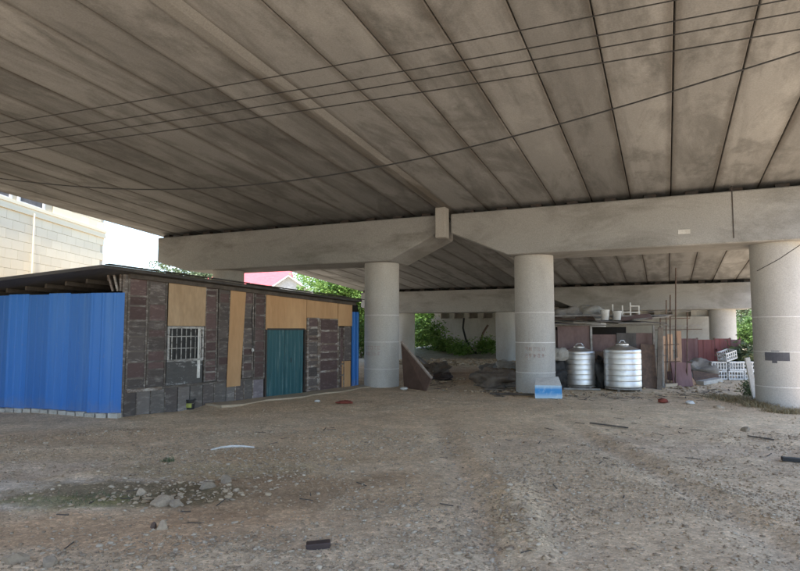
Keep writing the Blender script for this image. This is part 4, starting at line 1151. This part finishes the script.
shrub(742, 345, 47, 2.4, 2.6, 'leaf_dull', 'dull green shrub behind the right end of the red fence', 37)
shrub(752, 345, 44, 2.2, 2.6, 'leaf', 'green shrub low behind the nearest right-hand column', 38)
shrub(361, 345, 41, 2.6, 2.6, 'leaf', 'green shrub low between the shed end and the left column', 39)
shrub(352, 345, 44, 2.6, 2.8, 'leaf', 'green shrub far behind the blue sheet at the shed end', 40)
shrub(408, 350, 56, 2.6, 3.0, 'leaf', 'green shrub far back beside the far left column', 41)
shrub(421, 350, 58, 2.4, 3.0, 'leaf_bright', 'bright green shrub farthest back in the far opening', 42)
shrub(750.5, 376, 18.6, .5, .35, 'leaf_dull', 'dusty bush between the crates and the right column', 36)

# ------------------------------------------------------------------ houses beyond
def house(x, y, w_, d_, h, rh, roofmat, label, rz, ridge_x=True):
    t = thing('house', label, 'house', (x, y, hz(x, y) - .1), rz)
    MB().box(-w_ / 2, w_ / 2, 0, d_, 0, h).build('wall', M['housewall'], t)
    o = .35
    if ridge_x:
        mb = MB().prism([(-.0 - o, h - .02), (d_ / 2, h + rh), (d_ + o, h - .02), (d_ / 2, h - .1)], -w_ / 2 - o, w_ / 2 + o, Matrix(((0, 1, 0, 0), (1, 0, 0, 0), (0, 0, 1, 0), (0, 0, 0, 1))))
        mb.build('roof', roofmat, t)
    else:
        mb = MB().prism([(-w_ / 2, h + .002), (0, h + rh - .12), (w_ / 2, h + .002)], .01, d_); mb.build('gable', M['housewall'], t)
        for s in (-1, 1):
            mb = MB(); mb.add([(s * (w_ / 2 + o), -o, h - .12), (0, -o, h + rh), (0, d_ + o, h + rh), (s * (w_ / 2 + o), d_ + o, h - .12), (s * (w_ / 2 + o), -o, h - .25), (0, -o, h + rh - .13), (0, d_ + o, h + rh - .13), (s * (w_ / 2 + o), d_ + o, h - .25)],
                              [(0, 1, 2, 3), (7, 6, 5, 4), (0, 4, 5, 1), (1, 5, 6, 2), (2, 6, 7, 3), (3, 7, 4, 0)]); mb.build('roof_slope', roofmat, t)
    for k in range(3):
        a = -w_ / 2 + w_ * (k + .5) / 3
        wo = MB().box(a - .55, a + .55, -.04, -.004, h * .55, h * .55 + 1.3).build('window', M['white'], t)
        MB().box(a - .48, a + .48, -.05, -.042, h * .55 + .07, h * .55 + 1.23).build('pane', M['pane'], wo)
    return t
house(-16.8, 66, 8.5, 7, 6.9, 2.0, M['redroof'], 'house with a bright red roof seen above the shed roof', R(6))
house(-10.6, 57, 5.2, 8, 5.3, 1.9, M['greyroof'], 'house with a pale gable just right of the red roof', R(4), False)

# ------------------------------------------------------------------ loose stones and gravel
ICO = None
def ico():
    bm = bmesh.new(); bmesh.ops.create_icosphere(bm, subdivisions=1, radius=1)
    v = np.array([x.co[:] for x in bm.verts]); f = np.array([[w_.index for w_ in x.verts] for x in bm.faces]); bm.free(); return v, f
IV, IF = ico()
def scatter_stones(name, xs, ys_, rr, seed, mat, label, cat, sink=.25):
    q = np.random.default_rng(seed); n = len(xs)
    v = IV[None] * (1 + q.uniform(-.5, .4, (n, len(IV), 1)))
    sc_ = rr[:, None, None] * np.stack([q.uniform(.8, 1.4, n), q.uniform(.7, 1.2, n), q.uniform(.3, .62, n)], -1)[:, None, :]
    v = v * sc_; a = q.uniform(0, 6.28, n); ca_, sa_ = np.cos(a)[:, None], np.sin(a)[:, None]
    x = v[..., 0] * ca_ - v[..., 1] * sa_ + xs[:, None]; y = v[..., 0] * sa_ + v[..., 1] * ca_ + ys_[:, None]
    z = v[..., 2] + (height(xs, ys_) + rr * (.55 - sink))[:, None]
    f = (IF[None] + (np.arange(n) * len(IV))[:, None, None]).reshape(-1, 3)
    o = bpy.data.objects.new(name, np_mesh(name, np.stack([x, y, z], -1).reshape(-1, 3), f, mat)); C.objects.link(o)
    return tag(o, label, cat, kind='stuff')
q = np.random.default_rng(3)
def pick(n, x0, x1, y0, y1, seed, power=1.0, bias=None):
    q = np.random.default_rng(seed); x = q.uniform(x0, x1, n); y = y0 + (y1 - y0) * q.uniform(0, 1, n) ** power
    keep = (np.abs(x) < y * .74 + .6)
    dens = .25 + .75 * sstep(.4, .6, fbm(x, y, 1.7, 3, 21))
    if bias is not None: dens = dens * bias(x, y)
    keep &= q.uniform(0, 1, n) < dens
    keep &= ~((x < -1) & (y > 12.9 + (x + 6) * 1.7 - 1.2) & (y > 11))
    return x[keep], y[keep]
def near_bias(x, y):
    g1 = np.exp(-((x - .2) / 2.6) ** 2 - ((y - 5.6) / 1.4) ** 2); g2 = np.exp(-((x + 4.2) / 1.6) ** 2 - ((y - 6.9) / .6) ** 2)
    g3 = np.exp(-((x - 3) / 2.5) ** 2 - ((y - 7.5) / 2) ** 2)
    return np.clip(.35 + g1 + g2 + .8 * g3, 0, 1)
x, y = pick(46000, -6.5, 7, 4.2, 10, 5, 1.5, near_bias); r_ = np.exp(np.random.default_rng(6).normal(math.log(.008), .42, len(x)))
scatter_stones('gravel', x, y, np.clip(r_ * .9, .004, .019), 8, M['gravel'], 'fine loose gravel spread over the near ground', 'gravel')
x, y = pick(9000, -12, 14, 9, 24, 9, 1.3); r_ = np.exp(np.random.default_rng(7).normal(math.log(.011), .4, len(x)))
scatter_stones('gravel', x, y, np.clip(r_, .006, .026), 10, M['gravel'], 'loose gravel spread over the ground farther back', 'gravel')
def m_clod():
    m, nt, bs = new_mat('earth_clod', .95, 0, .1)
    g = N(nt, 'ShaderNodeNewGeometry')
    nt.links.new(ramp(nt, g.outputs['Random Per Island'], [(0, (.25, .185, .125)), (.5, (.37, .29, .205)), (1, (.48, .395, .295))]), bs.inputs['Base Color']); return m
M['clod'] = m_clod()
x, y = pick(26000, -7, 8, 4.3, 11.5, 15, 1.4); r_ = np.exp(np.random.default_rng(16).normal(math.log(.012), .5, len(x)))
scatter_stones('earth_clods', x, y, np.clip(r_, .005, .032), 18, M['clod'], 'crumbled brown earth clods over the near ground', 'earth', .3)
# broken rubble spots
def heap(px, py, sx, sy, n, r0, seed, mat, name, label, cat):
    g = G(px, py); q = np.random.default_rng(seed); x = g.x + q.normal(size=n) * sx; y = g.y + q.normal(size=n) * sy
    r = np.exp(q.normal(math.log(r0), .5, n)); return scatter_stones(name, x, y, np.clip(r, r0 * .4, r0 * 1.8), seed, mat, label, cat)
heap(175, 497, .55, .16, 90, .022, 41, M['gravel'], 'rubble', 'patch of broken pale rubble on the damp brown ground', 'rubble')
heap(470, 354, 1.7, 1.6, 900, .085, 42, M['gravel'], 'rubble', 'heap of grey rubble at the foot of the abutment', 'rubble')
heap(432, 380, .7, .7, 120, .05, 43, M['gravel'], 'rubble', 'scattered rubble around the leaning brown board', 'rubble')
heap(505, 391, .9, .35, 170, .035, 44, M['gravel'], 'rubble', 'scattered rubble at the foot of the middle column', 'rubble')
heap(700, 388, 1.6, .9, 220, .04, 45, M['gravel'], 'rubble', 'scattered rubble between the scaffold and the crates', 'rubble')
heap(600, 395, 1.4, .3, 160, .028, 46, M['gravel'], 'rubble', 'scattered rubble in front of the water tanks', 'rubble')
heap(780, 407, .5, .25, 70, .04, 47, M['gravel'], 'rubble', 'scattered rubble at the foot of the nearest right-hand column', 'rubble')
heap(185, 480, .9, .5, 160, .018, 48, M['gravel'], 'rubble', 'scatter of small broken stones on the damp ground', 'rubble')
heap(505, 520, .10, .5, 140, .018, 49, M['gravel'], 'rubble', 'crumbled stones along the low pale ridge at bottom centre', 'rubble')
heap(640, 480, 1.6, .5, 260, .014, 50, M['gravel'], 'rubble', 'scatter of small stones on the right foreground', 'rubble')
def stone(px, py, wpx, hpx, mat, label, seed, name='stone'):
    g = G(px, py); s = g.y / 600; w_, h_ = wpx * s, hpx * s
    bm = bmesh.new(); bmesh.ops.create_icosphere(bm, subdivisions=2, radius=.5); rr = random.Random(seed)
    pl = [(Vector((rr.gauss(0, 1), rr.gauss(0, 1), rr.gauss(0, .8))).normalized(), rr.uniform(.24, .38)) for _ in range(12)]
    for v in bm.verts:
        for n_, d_ in pl:
            k = v.co.dot(n_)
            if k > d_: v.co -= n_ * (k - d_)
        v.co *= 1 + rr.uniform(-.03, .03)
    for v in bm.verts: v.co = Vector((v.co.x * w_ * 1.3, v.co.y * w_ * 1.1, v.co.z * h_ * 1.8))
    me = bpy.data.meshes.new(name); bm.to_mesh(me); bm.free(); me.materials.append(mat)
    o = inst(name, me, None, (g.x, g.y, g.z + h_ * .12), (0, 0, rr.uniform(0, 6))); return tag(o, label, 'stone', 'loose stones in the foreground')
for i, a in enumerate((
        (18, 561, 26, 12, 'palestone', 'large flat pale stone in the bottom left corner'),
        (48, 566, 16, 11, 'stone', 'blocky stone right of the large flat pale one at bottom left'),
        (142, 494, 11, 7, 'palestone', 'squarish pale stone at the left of the rubble patch'),
        (160, 504, 24, 10, 'palestone', 'largest pale slab-like stone in the rubble patch'),
        (176, 506, 12, 7, 'stone', 'brown-grey stone at the right end of the rubble patch'),
        (163, 529, 13, 9, 'palestone', 'pale stone with reddish neighbour below the rubble patch'),
        (154, 528, 7, 6, 'rust', 'small reddish stone touching a pale one below the rubble patch'),
        (208, 488, 15, 8, 'stone', 'pale lump of rubble right of the squarish stone'),
        (225, 482, 14, 7, 'stone', 'pale rubble lump farther right near the damp brown patch'),
        (237, 491, 6, 4, 'palestone', 'small pale stone alone on the damp brown patch'),
        (490, 553, 9, 6, 'palestone', 'pale stone beside the low pale ridge at bottom centre'),
        (745, 431, 9, 6, 'stone', 'brown stone alone on the bare ground near the right column'),
        (779, 412.5, 13, 6, 'palestone', 'pale stone at the foot of the nearest right-hand column'),
        (720, 408, 12, 3, 'palestone', 'flat pale stone lying beside the dry grass'))):
    stone(a[0], a[1], a[2], a[3], M[a[4]], a[5], 60 + i)

# ------------------------------------------------------------------ small things on the ground
g = G(190, 410.5)
bk_ = thing('bucket', 'small black bucket with a yellow-green patch standing by the shed wall', 'bucket', (g.x, g.y, g.z), 0)
MB().lathe([(.095, 0), (.125, .22), (.13, .22), (.13, .24), (.118, .24), (.09, .03)], 24).build('bucket_body', M['black'], bk_, smooth=True)
mb = MB(); curved_patch(mb, .118, R(-125), R(-55), .05, .15, 6); mb.build('bucket_label', M['lime'], bk_)
MB().tube([(-.125, 0, .21), (-.11, -.07, .15), (0, -.13, .12), (.11, -.07, .15), (.125, 0, .21)], .005, 5).build('bucket_handle', M['galv'], bk_)
pts = [G(211, 451), G(221, 448.8), G(232, 447.6), G(243, 447.6), G(254, 448.6)]
o = MB().tube([p + Vector((0, 0, .022)) for p in pts], [.012, .018, .02, .018, .012], 6).build('white_strip', M['white'], smooth=True); tag(o, 'curved white plastic strip lying on the gravel', 'strip')
g = G(318.5, 548)
o = MB().box(-.105, .105, -.05, .05, -.01, .052).build('dark_brick', M['brownboard'], None, bevel=.008, loc=(g.x, g.y, g.z)); o.rotation_euler = (R(2), R(-3), R(8))
tag(o, 'dark brown brick lying on the pale gravel at bottom centre', 'brick')
g = G(345, 403.5); smooth(lump('rag', (g.x, g.y, g.z + .03), (.36, .2, .09), M['redrag'], 'crumpled orange-red rag on the ground before the shed door', 'rag', 51, (14, 8), .3, flat=.4))
g = G(663, 403); smooth(lump('rag', (g.x, g.y, g.z + .05), (.24, .18, .13), M['redrag'], 'small red rag on the ground right of the larger tank', 'rag', 52, (10, 7), .3, flat=.4))
for px, py, s, lab, sd in ((404, 390, .16, 'crumpled white bag on the ground before the leaning board', 53), (317, 402, .10, 'small white scrap on the ground before the teal door', 54), (690, 404, .15, 'white scrap on the bare ground before the scaffold', 56)):
    g = G(px, py); smooth(lump('white_scrap', (g.x, g.y, g.z + s * .25), (s * 1.3, s, s * .6), M['white'], lab, 'scrap', sd, (10, 7), .3, flat=.3))
# grass: dry tufts by the right column, weeds on the damp ground
def blades(name, spots, mat, label, seed, lean=.6, kind='stuff', wd=.006, cat='grass'):
    q = np.random.default_rng(seed); V = []; 
    for x0, y0, sx, sy, n, h in spots:
        x = x0 + q.normal(size=n) * sx; y = y0 + q.normal(size=n) * sy; z = height(x, y) - .005
        hh = h * q.uniform(.4, 1.2, n); a = q.uniform(0, 6.28, n); ln = lean * hh * q.uniform(.2, 1.3, n); b = q.uniform(0, 6.28, n)
        dx, dy = np.cos(a) * ln, np.sin(a) * ln; wx, wy = np.cos(b) * wd, np.sin(b) * wd
        p = lambda fx, fz, s: np.stack([x + dx * fx + wx * s, y + dy * fx + wy * s, z + hh * fz], -1)
        V.append(np.stack([p(0, 0, -1), p(0, 0, 1), p(.35, .62, .8), p(.35, .62, -.8)], 1)); V.append(np.stack([p(.35, .62, -.8), p(.35, .62, .8), p(1, .95, .12), p(1, .95, -.12)], 1))
    V = np.concatenate(V).reshape(-1, 3); o = bpy.data.objects.new(name, np_mesh(name, V, np.arange(len(V)).reshape(-1, 4), mat)); C.objects.link(o)
    return tag(o, label, cat, kind=kind)
sp_ = []
for px, py, sx, sy, n, h in ((740, 401, .4, .25, 1500, .16), (757, 404, .45, .25, 2000, .18), (772, 408, .35, .25, 1600, .18), (730, 399, .35, .25, 900, .12), (786, 413, .25, .15, 700, .15)):
    g = G(px, py); sp_.append((g.x, g.y, sx, sy, n, h))
blades('dry_grass', sp_, M['grassblade'], 'matted dry grass at the foot of the nearest right-hand column', 71, 1.3)
sp_ = []
for px, py, sx, sy, n, h in ((75, 503, .35, .1, 180, .035), (130, 495, .4, .1, 160, .03), (215, 470, .4, .15, 80, .03), (90, 497, .2, .06, 120, .04)):
    g = G(px, py); sp_.append((g.x, g.y, sx, sy, n, h))
blades('moss_grass', sp_, M['leaf_dull'], 'short mossy growth on the damp patch at left', 72, .8, wd=.003)
g = G(168, 462); blades('weed', [(g.x, g.y, .05, .03, 40, .09)], M['leaf_dull'], 'small dark weed alone on the ground in front of the bucket', 73, .7, None, .006, 'weed')
# twigs and scraps among the rubbish
mb = MB(); rr = random.Random(12)
for cx_, cy_, sx, sy, n in ((610, 397, 60, 3, 50), (700, 392, 40, 8, 60), (440, 384, 30, 5, 40), (510, 393, 25, 3, 40), (640, 440, 110, 30, 26), (300, 430, 90, 20, 8), (420, 500, 200, 40, 8), (150, 520, 90, 30, 8)):
    for _ in range(n):
        px, py = rr.gauss(cx_, sx * .6), rr.gauss(cy_, sy * .6)
        if py < 377 or (px < 370 and py < 420): continue
        g = G(px, py); a = rr.uniform(0, 6.28); l = rr.uniform(.03, .13) * (1.8 if py < 400 else 1)
        d_ = Vector((math.cos(a) * l, math.sin(a) * l, 0)); p2_ = g + d_; p2_.z = hz(p2_.x, p2_.y) + rr.uniform(.006, .03)
        mb.beam(g - d_ + Vector((0, 0, .008 + hz(g.x - d_.x, g.y - d_.y) - g.z)), p2_, rr.uniform(.006, .03 if py < 400 else .014), .008)
o = mb.build('litter', M['rafter']); tag(o, 'small twigs and wood scraps strewn over the ground', 'litter', kind='stuff')
